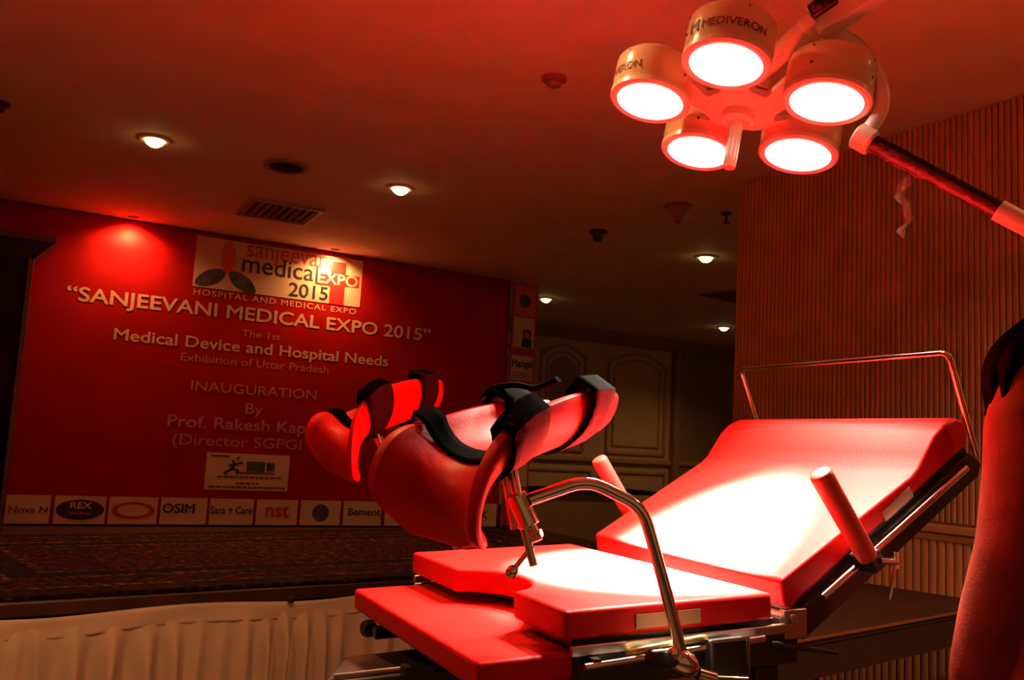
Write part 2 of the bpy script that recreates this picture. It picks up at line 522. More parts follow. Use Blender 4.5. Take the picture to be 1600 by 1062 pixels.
for (x, y), nm in zip(WASH, ['small recessed wall washer above left of the red banner', 'small recessed wall washer above the logo on the red banner']):
    t = thing('wall_washer', nm, 'ceiling light', (x, y, CEIL - 0.008), 'wall washers along the banner top')
    obj('trim_ring', lathe(bmesh.new(), [(0.02, 0.008), (0.036, 0.008), (0.036, 0.0), (0.02, 0.003), (0.02, 0.008)], (x, y, CEIL - 0.008), (0, 0, 1)), 'metalgrey', t)

t = thing('ceiling_speaker', 'dark round flush speaker in the ceiling above the slotted air grille', 'speaker', (1.331, 4.983, CEIL - 0.02))
obj('rim', lathe(bmesh.new(), [(0.095, 0.02), (0.125, 0.02), (0.125, 0.006), (0.112, 0.0), (0.097, 0.004), (0.095, 0.02)], (1.331, 4.983, CEIL - 0.02), (0, 0, 1)), 'metalgrey', t)
obj('grille', lathe(bmesh.new(), [(0, 0.0), (0.04, 0.002), (0.097, 0.008), (0.097, 0.016), (0, 0.016)], (1.331, 4.983, CEIL - 0.02), (0, 0, 1)), 'void', t)


def vent(cx, cy, sx, sy, nslat, label, rot=0.0):
    t = thing('air_vent', label, 'vent', (cx, cy, CEIL - 0.02))
    R = Matrix.Rotation(rot, 3, 'Z'); c = Vector((cx, cy, CEIL))
    obj('duct_backing', box(bmesh.new(), c + Vector((0, 0, -0.003)), (sx, sy, 0.005), R), 'void', t, smooth=0)
    bm = bmesh.new()
    for q, s in (((0, sy / 2, 0), (sx + 0.03, 0.03, 0.02)), ((0, -sy / 2, 0), (sx + 0.03, 0.03, 0.02)), ((sx / 2, 0, 0), (0.03, sy, 0.02)), ((-sx / 2, 0, 0), (0.03, sy, 0.02))):
        box(bm, c + R @ Vector(q) + Vector((0, 0, -0.0101)), s, R)
    obj('frame', bm, 'metalgrey', t, smooth=0, bevel=0.003)
    for k in range(nslat):
        a = -sx / 2 + sx * (k + 0.5) / nslat
        obj('slat', box(bmesh.new(), c + R @ Vector((a, 0, 0)) + Vector((0, 0, -0.011)), (0.022, sy - 0.03, 0.004), R @ Matrix.Rotation(0.5, 3, 'Y')), 'metalgrey', t, smooth=0)


vent(1.60, 6.05, 0.46, 0.46, 9, 'square slotted air grille in the ceiling above the banner logo', -0.05)
vent(5.95, 6.22, 0.62, 0.36, 8, 'dark air grille in the far ceiling beside the ribbed wall edge', 0.15)

x, y = 1.868, 3.038
t = thing('smoke_detector', 'pale round smoke detector in the red glow left of the surgical lamp', 'smoke detector', (x, y, CEIL - 0.045))
obj('base_plate', lathe(bmesh.new(), [(0, 0.045), (0.052, 0.045), (0.052, 0.032), (0.046, 0.03), (0, 0.03)], (x, y, CEIL - 0.045), (0, 0, 1)), 'plastic', t)
obj('sensor_dome', lathe(bmesh.new(), [(0, 0.0), (0.018, 0.003), (0.030, 0.010), (0.034, 0.018), (0.026, 0.022), (0.030, 0.03), (0, 0.03)], (x, y, CEIL - 0.045), (0, 0, 1)), 'plastic', t)
x, y = 3.507, 5.03
t = thing('smoke_detector', 'small dark smoke detector on the ceiling left of the cone speaker', 'smoke detector', (x, y, CEIL - 0.075))
obj('base_plate', lathe(bmesh.new(), [(0, 0.075), (0.060, 0.075), (0.060, 0.055), (0.050, 0.05), (0, 0.05)], (x, y, CEIL - 0.075), (0, 0, 1)), 'wood', t)
obj('sensor_dome', lathe(bmesh.new(), [(0, 0.0), (0.025, 0.002), (0.034, 0.012), (0.040, 0.03), (0.044, 0.05), (0, 0.05)], (x, y, CEIL - 0.075), (0, 0, 1)), 'wood', t)
x, y = 3.488, 4.175
t = thing('cone_speaker', 'brown cone fitting hanging point down from ceiling near the ribbed wall', 'speaker', (x, y, CEIL - 0.11))
obj('flange', lathe(bmesh.new(), [(0, 0.11), (0.085, 0.11), (0.085, 0.10), (0.078, 0.097), (0, 0.097)], (x, y, CEIL - 0.11), (0, 0, 1)), 'plastic', t)
obj('cone', lathe(bmesh.new(), [(0, 0.0), (0.018, 0.002), (0.026, 0.02), (0.045, 0.06), (0.068, 0.097), (0, 0.097)], (x, y, CEIL - 0.11), (0, 0, 1)), 'plastic', t)
x, y = 3.818, 4.116
t = thing('fire_sprinkler', 'tiny dark fire sprinkler on the ceiling beside the ribbed wall edge', 'sprinkler', (x, y, CEIL - 0.065))
obj('escutcheon', lathe(bmesh.new(), [(0, 0.065), (0.036, 0.065), (0.034, 0.055), (0.016, 0.045), (0, 0.045)], (x, y, CEIL - 0.065), (0, 0, 1)), 'wood', t)
obj('deflector', lathe(bmesh.new(), [(0, 0.0), (0.022, 0.0), (0.022, 0.004), (0.007, 0.006), (0.006, 0.045), (0, 0.045)], (x, y, CEIL - 0.065), (0, 0, 1)), 'wood', t)
x, y = -0.085, 4.91
t = thing('smoke_detector', 'dark smoke detector cut by the left edge, high on the ceiling', 'smoke detector', (x, y, CEIL - 0.05))
obj('base_plate', lathe(bmesh.new(), [(0, 0.05), (0.052, 0.05), (0.052, 0.036), (0.046, 0.032), (0, 0.032)], (x, y, CEIL - 0.05), (0, 0, 1)), 'wood', t)
obj('sensor_dome', lathe(bmesh.new(), [(0, 0.0), (0.02, 0.002), (0.034, 0.014), (0.036, 0.032), (0, 0.032)], (x, y, CEIL - 0.05), (0, 0, 1)), 'wood', t)

# ================================================================== stage, rug, skirt
STZ = 0.44
fd = np.array([1.401, 0.22]); fd /= np.linalg.norm(fd)
fp = np.array([0.168, 4.17])
FL = fp - fd * 1.9; FR = fp + fd * 4.2
poly = [tuple(FL + np.array([0, 0.04])), tuple(FR + np.array([0, 0.04])), (FR[0] + 0.1, 7.5), (FL[0], 7.5)]
t_stage = thing('stage', 'low stage under the patterned rug, in front of the red banner', 'stage', (1.5, 5.6, 0))
obj('deck', prism(bmesh.new(), poly, lambda a, b, h: (a, b, h), STZ - 0.05, STZ), 'deck', t_stage, smooth=0)
for k in range(6):
    for j in range(2):
        q = FL + (FR - FL) * (0.04 + 0.184 * k); yy = q[1] + 0.25 if j == 0 else 7.3
        obj('leg', boxx(q[0] - 0.03, q[0] + 0.03, yy - 0.03, yy + 0.03, 0, STZ - 0.05), 'dark', t_stage, smooth=0)

# rug, in a frame turned with the stage front
lx, ly = 4.3, 2.2
rz = math.atan2(fd[1], fd[0])
bm = bmesh.new(); box(bm, (0, 0, 0.009), (lx, ly, 0.018))
bmesh.ops.subdivide_edges(bm, edges=bm.edges[:], cuts=1)
me = bpy.data.meshes.new('patterned_rug'); bm.to_mesh(me); bm.free(); me.materials.append(rug_material('oriental_rug', lx, ly))
rug = bpy.data.objects.new('patterned_rug', me); COL.objects.link(rug)
nd = np.array([-fd[1], fd[0]])
rc = fp + fd * 1.78 + nd * (ly / 2 + 0.0)
rug.location = (rc[0], rc[1], STZ); rug.rotation_euler = (0, 0, rz)
b = rug.modifiers.new('bevel', 'BEVEL'); b.width = 0.006; b.segments = 2
tag(rug, 'dark patterned oriental rug with striped border on the stage', 'rug')

# dark edge board of the stage
bm = bmesh.new()
p0 = FL; p1 = FR
box(bm, ((p0[0] + p1[0]) / 2 + 0.005, (p0[1] + p1[1]) / 2 - 0.0, STZ - 0.032), (np.linalg.norm(p1 - p0), 0.05, 0.06), Matrix.Rotation(rz, 3, 'Z'))
obj('edge_board', bm, 'wood', t_stage, smooth=0, bevel=0.006)


def skirt_point(s, off, z):
    q = FL + fd * s - nd * off
    return (q[0], q[1], z)


Ls = np.linalg.norm(FR - FL)
t_sk = thing('stage_skirt', 'pale pleated cloth skirt hanging along the stage front', 'skirt', (FL[0] + 2, FL[1] + 0.3, 0.005))
bm = bmesh.new(); rows = []
N = 900
for j, z in enumerate((STZ - 0.055, STZ - 0.075, STZ - 0.10, STZ - 0.125, STZ - 0.135)):
    rows.append([bm.verts.new(skirt_point(Ls * i / 300, 0.04 + 0.004 * math.sin(i * 0.21 + j) + 0.003 * j, z + 0.010 * math.sin(i * 0.11))) for i in range(301)])
for a, b in zip(rows, rows[1:]):
    for i in range(300): bm.faces.new((a[i], a[i + 1], b[i + 1], b[i]))
obj('header_band', bm, 'cloth', t_sk, smooth=60, mods=(solidify(0.004, 0),))
# pleats: irregular gathers
ph = [0.0]; rnd = random.Random(3); cur = 0.0
step = Ls / N
per = 0.11
for i in range(N):
    if rnd.random() < 0.04: per = rnd.uniform(0.06, 0.17)
    cur += step / per; ph.append(cur)
bm = bmesh.new(); rows = []
for j in range(9):
    t = j / 8; z = (STZ - 0.112) * (1 - t) + 0.006 * t
    row = []
    for i in range(N + 1):
        w = math.sin(2 * PI * ph[i]); am = 0.003 + 0.042 * min(1, t * 2.2) * (0.55 + 0.45 * math.sin(ph[i] * 0.9 + 1))
        w = w * abs(w) ** 0.3 if w > 0 else w * 0.8
        row.append(bm.verts.new(skirt_point(Ls * i / N + 0.012 * t * math.sin(ph[i] * 1.7), 0.046 + 0.012 * min(1, t * 6) + am * (w + 0.4), z + 0.010 * (1 - t) * math.sin(Ls * i / N * 100 / 2.8))))
    rows.append(row)
for a, b in zip(rows, rows[1:]):
    for i in range(N): bm.faces.new((a[i], a[i + 1], b[i + 1], b[i]))
obj('pleated_drop', bm, 'cloth', t_sk, smooth=60)
q = on_plane(445, 938, (fp[0], fp[1], 0), np.array([-fd[1], fd[0], 0]))
kb = obj('skirt_clip', lathe(bmesh.new(), [(0, -0.015), (0.012, -0.013), (0.016, 0), (0.012, 0.012), (0, 0.015)], (q[0] + nd[0] * -0.062, q[1] + nd[1] * -0.062, STZ - 0.055), (nd[0], nd[1], 0), 16), 'dark')
tag(kb, 'small round black clip on the rim of the pale stage skirt', 'clip')

# ================================================================== the banner
BY = 7.094
NB = (0, -1, 0)
tb = thing('stage_banner', 'large red exhibition banner with cream headline and logo panel', 'banner', (2.0, BY, STZ))
bm = bmesh.new(); nx, nz = 60, 10; grid = []
for j in range(nz + 1):
    row = []
    for i in range(nx + 1):
        x = -1.3 + (4.015 + 1.3) * i / nx; z = 0.452 + (2.640 - 0.452) * j / nz
        row.append(bm.verts.new((x, BY + 0.0004, z)))
    grid.append(row)
for a, b in zip(grid, grid[1:]):
    for i in range(nx): bm.faces.new((a[i], a[i + 1], b[i + 1], b[i]))
obj('vinyl_sheet', bm, 'banner', tb, mods=(solidify(0.003, 1),))
bm = bmesh.new()
for x in (-1.25, 0.5, 2.2, 3.97):
    box(bm, (x, BY + 0.035, 1.545), (0.04, 0.04, 2.19))
for z in (0.50, 1.5, 2.60): box(bm, (1.35, BY + 0.075, z), (5.26, 0.04, 0.04))
obj('support_frame', bm, 'wood', tb, smooth=0)


def by(x, y): return on_y(x, y, BY)


def bline(s, x0, y0, x1, y1, m='letter', bold=0.0, hs=1.0, space=1.0, parent=None, lift=0.006, name='lettering'):
    a = by(x0, y0); b = by(x1, y1); z = (a[2] + b[2]) / 2
    a[2] = b[2] = z; a[1] = b[1] = BY
    return flat_text(name, s, a, b, NB, m, parent or tb, bold, hs, space, lift)


def panel(bm, x0, x1, z0, z1, lift=0.004, th=0.002):
    lift *= 0.25; th *= 0.25
    return box(bm, ((x0 + x1) / 2, BY - lift, (z0 + z1) / 2), (x1 - x0, th, z1 - z0))


def shape(pts, lift, th=0.0015):
    lift *= 0.25; th *= 0.25
    return prism(bmesh.new(), pts, lambda a, b, h: (a, h, b), BY - lift - th, BY - lift)


bline('\u201cSANJEEVANI MEDICAL EXPO 2015\u201d', 103, 467, 672, 533, 'letter', 0.018, 0.80)
bline('The 1st', 377, 526, 438, 531, 'letterdim', 0.0, 0.80)
bline('Medical Device and Hospital Needs', 177, 530, 606, 572, 'letter', 0.014, 0.80)
bline('Exhibition of Uttar Pradesh', 282, 564, 513, 582, 'letterdim', 0.0, 0.80)
bline('INAUGURATION', 298, 609, 494, 624, 'letterdim', 0.004, 0.80)
bline('By', 383, 645, 410, 648, 'letterdim', 0.004, 0.80)
bline('Prof. Rakesh Kap', 261, 665, 477, 677, 'letterdim', 0.014, 0.80)
bline('(Director SGPGI', 269, 694, 470, 702, 'letterdim', 0.0, 0.80)

# logo panel
lx0, lx1 = by(305, 400)[0], by(565, 440)[0]
lz1 = (by(308, 367)[2] + by(566, 408)[2]) / 2; lz0 = (by(302, 448)[2] + by(562, 479)[2]) / 2
lw, lh = lx1 - lx0, lz1 - lz0
lp = obj('logo_panel', panel(bmesh.new(), lx0, lx1, lz0, lz1, 0.005), 'cream', tb, smooth=0)


def lxy(a, b): return (lx0 + a * lw, lz0 + b * lh)


def petal(ca, cb, ang, L, Wd, m, nm):
    cx, cz = lxy(ca, cb); pts = []
    for k in range(28):
        t = 2 * PI * k / 28
        a = math.cos(t) * L / 2; bb = math.sin(t) * Wd / 2 * (1 - 0.25 * abs(math.cos(t)) ** 3)
        if abs(math.cos(t)) > 0.98: bb = 0
        pts.append((cx + a * math.cos(ang) - bb * math.sin(ang), cz + a * math.sin(ang) + bb * math.cos(ang)))
    obj(nm, shape(pts, 0.0075), m, lp, smooth=0)


petal(0.185, 0.66, PI / 2, 0.245, 0.115, 'orangeprint', 'petal')
petal(0.095, 0.21, math.radians(28), 0.25, 0.115, 'teal', 'petal')
petal(0.275, 0.19, math.radians(-32), 0.25, 0.115, 'green', 'petal')


def lline(s, a0, a1, b, m, bold=0.0, hs=1.0, space=1.0):
    p0 = lxy(a0, b); p1 = lxy(a1, b)
    return flat_text('lettering', s, (p0[0], BY, p0[1]), (p1[0], BY, p1[1]), NB, m, lp, bold, hs, space, 0.010)


lline('sanjeevani', 0.285, 0.80, 0.73, 'redprint', 0.0, 1.2)
bm = bmesh.new(); a = lxy(0.28, 0.935); b = lxy(0.80, 0.948); panel(bm, a[0], b[0], a[1], b[1], 0.0095, 0.001); obj('headline_bar', bm, 'redprint', lp, smooth=0)
lline('medical', 0.265, 0.72, 0.42, 'navy', 0.006, 0.98)
# cross and EXPO
bm = bmesh.new()
a = lxy(0.80, 0.0); b = lxy(0.895, 0.90); panel(bm, a[0], b[0], a[1], b[1], 0.0075, 0.001)
a = lxy(0.705, 0.36); b = lxy(0.80, 0.62); panel(bm, a[0], b[0], a[1], b[1], 0.0075, 0.001)
a = lxy(0.895, 0.40); b = lxy(0.985, 0.65); panel(bm, a[0], b[0], a[1], b[1], 0.0075, 0.001)
obj('cross_emblem', bm, 'redprint', lp, smooth=0)
lline('EXPO', 0.72, 0.975, 0.42, 'cream', 0.02, 0.9)
lline('2015', 0.55, 0.79, 0.06, 'navy', 0.012, 0.92)
a = by(302, 460); b = by(556, 490.5); a[2] = b[2] = (a[2] + b[2]) / 2; a = (a[0], a[2]); b = (b[0], b[2])
flat_text('lettering', 'HOSPITAL AND MEDICAL EXPO', (a[0], BY, a[1]), (b[0], BY, b[1]), NB, 'letter', tb, 0.006, 0.80, 1.15, 0.006)

# sponsor sign
sx0, sx1, sz1, sz0 = 1.49, 2.12, 0.990, 0.715
sp_ = obj('sponsor_panel', panel(bmesh.new(), sx0, sx1, sz0, sz1, 0.005), 'cream', tb, smooth=0)


def stroke(pts, w, lift=0.008, n=1):
    lift *= 0.25
    bm = bmesh.new()
    for (a, b), (c, d) in zip(pts, pts[1:]):
        L = math.hypot(c - a, d - b); ang = math.atan2(d - b, c - a)
        box(bm, ((a + c) / 2, BY - lift, (b + d) / 2), (L + w * 0.5, 0.0003, w), Matrix.Rotation(-ang, 3, 'Y'))
    return bm


def sxy(a, b): return (sx0 + a * (sx1 - sx0), sz0 + b * (sz1 - sz0))


bm = stroke([sxy(0.22, 0.45), sxy(0.30, 0.58), sxy(0.34, 0.70), sxy(0.31, 0.80)], 0.016)
for pts in ([sxy(0.34, 0.70), sxy(0.42, 0.76)], [sxy(0.33, 0.72), sxy(0.27, 0.66)], [sxy(0.30, 0.58), sxy(0.38, 0.54), sxy(0.37, 0.46)], [sxy(0.36, 0.84), sxy(0.38, 0.90)]):
    b2 = stroke(pts, 0.014); tmp = bpy.data.meshes.new('x'); b2.to_mesh(tmp); b2.free(); bm.from_mesh(tmp); bpy.data.meshes.remove(tmp)
obj('runner_emblem', bm, 'navy', sp_, smooth=0)
bm = bmesh.new()
for a, b, c, d in ((0.48, 0.52, 0.70, 0.80), (0.72, 0.55, 0.82, 0.78)):
    p0 = sxy(a, b); p1 = sxy(c, d); panel(bm, p0[0], p1[0], p0[1], p1[1], 0.0075, 0.001)
obj('emblem_block', bm, 'teal', sp_, smooth=0)
bm = bmesh.new()
for a, b, c, d in ((0.05, 0.90, 0.27, 0.94), (0.35, 0.46, 0.83, 0.50)):
    p0 = sxy(a, b); p1 = sxy(c, d); panel(bm, p0[0], p1[0], p0[1], p1[1], 0.0075, 0.001)
for j, (a0, a1, b) in enumerate(((0.14, 0.92, 0.34), (0.36, 0.64, 0.17), (0.05, 0.97, 0.06))):
    x = a0; r2 = random.Random(j)
    while x < a1:
        w = r2.uniform(0.03, 0.07); p0 = sxy(x, b); p1 = sxy(min(a1, x + w), b + 0.045); panel(bm, p0[0], p1[0], p0[1], p1[1], 0.0075, 0.001); x += w + 0.012
obj('caption_lines', bm, 'brown', sp_, smooth=0)

# strip of sponsor boxes
zs0, zs1 = 0.458, 0.650
cuts = [(18, 78), (85, 165), (170, 246), (251, 323), (328, 396), (401, 465), (470, 532), (537, 596), (602, 660), (666, 722), (728, 776)]
for k, (a, b) in enumerate(cuts):
    xa = by(a, 790)[0]; xb = by(b, 795)[0]
    if k == 0: xa = 0.20
    pb = obj('sponsor_box', panel(bmesh.new(), xa, xb, zs0, zs1, 0.005), 'cream', tb, smooth=0)
    cx = (xa + xb) / 2; cz = (zs0 + zs1) / 2; w = xb - xa

    def tx(s, f0, f1, zf, m, bold=0.0, hs=1.0, lift=0.010):
        flat_text('lettering', s, (xa + w * f0, BY, zs0 + (zs1 - zs0) * zf), (xa + w * f1, BY, zs0 + (zs1 - zs0) * zf), NB, m, pb, bold, hs, 1.0, lift)

    def oval(rx, rz_, m, nm, lift=0.0075, hole=0):
        pts = [(cx + rx * math.cos(2 * PI * i / 36), cz + rz_ * math.sin(2 * PI * i / 36)) for i in range(36)]
        obj(nm, shape(pts, lift), m, pb, smooth=0)
    if k == 0: tx('Nova N', 0.1, 0.95, 0.38, 'brown', 0.02, 0.8)
    elif k == 1:
        oval(w * 0.47, 0.070, 'ink', 'oval_emblem'); tx('REX', 0.3, 0.72, 0.55, 'cream', 0.02, 0.8)
        tx('medical', 0.3, 0.7, 0.33, 'orangeprint', 0.0, 0.7)
    elif k == 2:
        oval(w * 0.44, 0.060, 'redprint', 'oval_emblem'); oval(w * 0.33, 0.042, 'cream', 'oval_field', 0.0095)
    elif k == 3: tx('OSIM', 0.04, 0.74, 0.44, 'ink', 0.03, 0.9)
    elif k == 4: tx('Sara + Care', 0.02, 0.98, 0.42, 'navy', 0.02, 1.2)
    elif k == 5: tx('nst', 0.22, 0.8, 0.32, 'redprint', 0.03, 1.0)
    elif k == 6:
        oval(0.068, 0.068, 'teal', 'round_emblem'); tx('HMS', 0.33, 0.67, 0.45, 'brown', 0.0, 1.0)
    elif k == 7: tx('Bement', 0.12, 0.98, 0.42, 'navy', 0.02, 0.9)
    elif k == 9: tx('Uni', 0.3, 0.7, 0.36, 'brown', 0.02, 1.0)
    elif k == 10: tx('Jk', 0.35, 0.7, 0.36, 'brown', 0.02, 1.0)

# narrow side banner with small posters
SY = 7.06
ts = thing('side_banner', 'narrow banner of stacked small posters right of the red banner', 'banner', (4.15, SY, STZ))
obj('backing_sheet', boxx(4.03, 4.285, SY, SY + 0.012, STZ + 0.008, 2.635), 'redprint', ts, smooth=0)
bm = bmesh.new(); box(bm, (4.16, SY + 0.05, STZ + 0.023), (0.24, 0.16, 0.03)); box(bm, (4.155, SY + 0.03, 1.53), (0.03, 0.02, 2.10))
obj('stand', bm, 'dark', ts, smooth=0)
for (y0, y1, m) in ((448, 492, 'orangeprint'), (496, 543, 'cream'), (556, 594, 'cream'), (640, 760, 'cream')):
    z1 = on_y(815, y0, SY)[2]; z0 = on_y(815, y1, SY)[2]
    pp = obj('small_poster', boxx(4.045, 4.265, SY - 0.003, SY - 0.001, z0, z1), m, ts, smooth=0)
    zc = (z0 + z1) / 2
    if y0 == 496:
        bm = bmesh.new(); lathe(bm, [(0, 0.001), (0.045, 0.001), (0.045, 0)], (4.19, SY - 0.004, zc - 0.01), (0, -1, 0), 20); obj('portrait_hair', bm, 'ink', pp, smooth=0)
        bm = bmesh.new(); lathe(bm, [(0, 0.002), (0.028, 0.002), (0.028, 0)], (4.19, SY - 0.004, zc - 0.02), (0, -1, 0), 20); obj('portrait_face', bm, 'orangeprint', pp, smooth=0)
        obj('portrait_body', boxx(4.14, 4.24, SY - 0.006, SY - 0.004, z0 + 0.005, zc - 0.05), 'ink', pp, smooth=0)
    elif y0 == 556:
        flat_text('lettering', 'Mangal', (4.05, SY, zc + 0.01), (4.26, SY, zc + 0.01), NB, 'navy', pp, 0.03, 1.2, 1.0, 0.018)
        for q in range(3): obj('caption_line', boxx(4.06, 4.25, SY - 0.006, SY - 0.004, z0 + 0.015 + 0.022 * q, z0 + 0.023 + 0.022 * q), 'brown' if q else 'redprint', pp, smooth=0)
    elif y0 == 448:
        bm = bmesh.new(); lathe(bm, [(0, 0.001), (0.06, 0.001), (0.06, 0)], (4.15, SY - 0.004, zc), (0, -1, 0), 20); obj('round_motif', bm, 'teal', pp, smooth=0)

# ================================================================== dark cabinet at the left edge
CY = 6.50
c1 = on_y(88, 372, CY); c2 = on_y(55, 405, CY); c3 = on_y(10, 740, CY)
xr = on_y(52, 420, CY + 0.12)[0]
zt = c1[2]; zu = on_y(55, 405, CY + 0.12)[2]
tc_ = thing('tall_cabinet', 'tall black cabinet with a projecting cornice at the left edge', 'cabinet', (-0.5, CY + 0.3, STZ + 0.02))
obj('body', boxx(-1.3, xr - 0.02, CY + 0.12, CY + 0.5, STZ + 0.02, zu), 'void', tc_, smooth=0)
obj('edge_trim', boxx(xr - 0.035, xr, CY + 0.095, CY + 0.5, STZ + 0.02, zu), 'woodedge', tc_, bevel=0.008)
bm = bmesh.new()
xo = c1[0]
lo = [(-1.35, CY + 0.10), (xr, CY + 0.10), (xr, CY + 0.52), (-1.35, CY + 0.52)]
hi = [(-1.5, CY), (xo, CY), (xo, CY + 0.52), (-1.5, CY + 0.52)]
A = [bm.verts.new((a, b, zu)) for a, b in lo]; B = [bm.verts.new((a, b, zt - 0.03)) for a, b in hi]; Cc = [bm.verts.new((a, b, zt)) for a, b in hi]
bm.faces.new(A[::-1]); bm.faces.new(Cc)
for P, Q in ((A, B), (B, Cc)):
    for i in range(4): bm.faces.new((P[i], P[(i + 1) % 4], Q[(i + 1) % 4], Q[i]))
obj('cornice', bm, 'wood', tc_, smooth=0)
obj('cornice_lip', boxx(-1.5, xo + 0.004, CY - 0.008, CY + 0.03, zt - 0.034, zt + 0.006), 'woodedge', tc_, bevel=0.004)
for xa, xb in ((-1.26, -0.55), (-0.53, xr - 0.045)):
    dd = obj('door', boxx(xa, xb, CY + 0.10, CY + 0.118, STZ + 0.06, zu - 0.02), 'void', tc_, bevel=0.004)

# dark desk against the ribbed wall
dz = 0.67
du = np.array([1.03, 0.21]); du /= np.linalg.norm(du); dv = np.array([-du[1], du[0]])
dO = np.array([1.975, 1.82]) - du * 0.12
td = thing('side_table', 'long dark table with bright brass edge by the ribbed wall', 'table', (2.7, 2.3, 0))
RD = Matrix.Rotation(math.atan2(du[1], du[0]), 3, 'Z')


def dpt(a, b, z):
    q = dO + du * a + dv * b; return (q[0], q[1], z)


obj('tabletop', box(bmesh.new(), dpt(0.77, 0.40, dz - 0.012), (1.54, 0.80, 0.024), RD), 'desk', td, bevel=0.003)
obj('edge_strip', box(bmesh.new(), dpt(0.77, -0.003, dz - 0.003), (1.54, 0.006, 0.008), RD), 'deskedge', td, bevel=0.001, label='thin bright brass strip')
obj('apron', box(bmesh.new(), dpt(0.77, 0.012, dz - 0.070), (1.52, 0.018, 0.09), RD), 'desk', td, smooth=0)
for a in (0.05, 1.49):
    for b_ in (0.06, 0.74): obj('leg', box(bmesh.new(), dpt(a, b_, (dz - 0.024) / 2), (0.045, 0.045, dz - 0.024), RD), 'desk', td, smooth=0)

# low dark-topped table by the far wall
YT = 8.55
a = on_y(822, 762, YT); b = on_y(1028, 768, YT)
zt2 = a[2]
tl = thing('low_table', 'low table with a thin black top before the far panelled wall', 'table', ((a[0] + b[0]) / 2, YT + 0.25, 0))
obj('tabletop', boxx(a[0], b[0], YT, YT + 0.55, zt2 - 0.045, zt2), 'void', tl, bevel=0.004)
obj('front_panel', boxx(a[0] + 0.04, b[0] - 0.42, YT + 0.04, YT + 0.06, 0.06, zt2 - 0.045), 'backdark', tl, smooth=0, label='brown front panel')
for xx in (a[0] + 0.03, b[0] - 0.40, b[0] - 0.03):
    for yy in (YT + 0.04, YT + 0.5): obj('leg', boxx(xx - 0.025, xx + 0.025, yy - 0.025, yy + 0.025, 0, zt2 - 0.045), 'void', tl, smooth=0)

# ================================================================== the examination table
TO = np.array([0.803, 1.196, 0.906])
TU = np.array([0.9948, -0.0870, 0.0523]); TU /= np.linalg.norm(TU)
TV = np.array([0.0872, 0.9962, 0.0]); TN = np.cross(TU, TV); TN /= np.linalg.norm(TN)


def T(a, b, c): return TO + a * TU + b * TV + c * TN


def tside(x, y, b):
    p = on_plane(x, y, T(0, b, 0), TV) - TO
    return float(p @ TU), float(p @ TN)


TW = 0.715
tt = thing('examination_table', 'red padded gynaecology examination table under the lit surgical lamp', 'examination table', (1.25, 1.55, 0))
RT = Matrix((TU, TV, TN)).transposed()
RT = Matrix([[TU[i], TV[i], TN[i]] for i in range(3)])
# seat: slab with a U cut-out in its foot edge
def cut_outline(a0, a1, b0, b1, c0, c1, dep, n=14):
    pts = [(a1, b0), (a1, b1), (a0, b1)]
    pts.append((a0, c1))
    for k in range(n + 1):
        t = k / n; bb = c1 + (c0 - c1) * t
        pts.append((a0 + dep * (math.sin(PI * t) ** 0.6), bb))
    pts.append((a0, c0)); pts.append((a0, b0))
    out = []
    for p in pts:
        if not out or math.hypot(p[0] - out[-1][0], p[1] - out[-1][1]) > 1e-4: out.append(p)
    return out


obj('seat', prism(bmesh.new(), cut_outline(0.0, 0.405, 0.0, TW, 0.185, 0.455, 0.085)[::-1], lambda a, b, h: T(a, b, h), -0.046, 0.0), 'leather', tt, bevel=0.007, seg=3)
obj('seat_board', prism(bmesh.new(), [(0.02, 0.015), (0.42, 0.015), (0.42, TW - 0.015), (0.10, TW - 0.015), (0.10, 0.46), (0.10, 0.18), (0.02, 0.18)][::-1], lambda a, b, h: T(a, b, h), -0.058, -0.0465), 'dark', tt, smooth=0)
obj('leg_section', prism(bmesh.new(), [(-0.140, 0.012), (0.11, 0.012), (0.11, TW - 0.03), (-0.140, TW - 0.03)], lambda a, b, h: T(a, b, h), -0.108, -0.066), 'leather', tt, bevel=0.007, seg=3)
obj('leg_section_board', prism(bmesh.new(), [(-0.10, 0.04), (0.11, 0.04), (0.11, TW - 0.06), (-0.10, TW - 0.06)], lambda a, b, h: T(a, b, h), -0.122, -0.1085), 'dark', tt, smooth=0)
# maker plates on the sides of the upholstery
obj('side_plate', box(bmesh.new(), T(0.19, -0.0015, -0.026), (0.125, 0.003, 0.022), RT), 'label', tt, smooth=0, label='pale blank plate')

# back section: profile swept across the width
prof = [(0.425, 0.020), (0.745, 0.192), (0.765, 0.208), (0.785, 0.235), (0.81, 0.268), (0.84, 0.292), (0.872, 0.304), (0.895, 0.298), (0.905, 0.275), (0.900, 0.250), (0.445, -0.030), (0.432, -0.026)]


def skew(b): return 0.045 * (b / TW)      # the back sits a touch askew on its hinge


def sweep(profile, b0, b1, m, name, bev=0.008):
    bm = bmesh.new()
    n = 2
    A = [[bm.verts.new(V(T(a + skew(b), b, c))) for a, c in profile] for b in (b0, b1)]
    bm.faces.new(A[0][::-1]); bm.faces.new(A[1])
    k = len(profile)
    for i in range(k): bm.faces.new((A[0][i], A[0][(i + 1) % k], A[1][(i + 1) % k], A[1][i]))
    return obj(name, bm, m, tt, bevel=bev, seg=3, smooth=45)


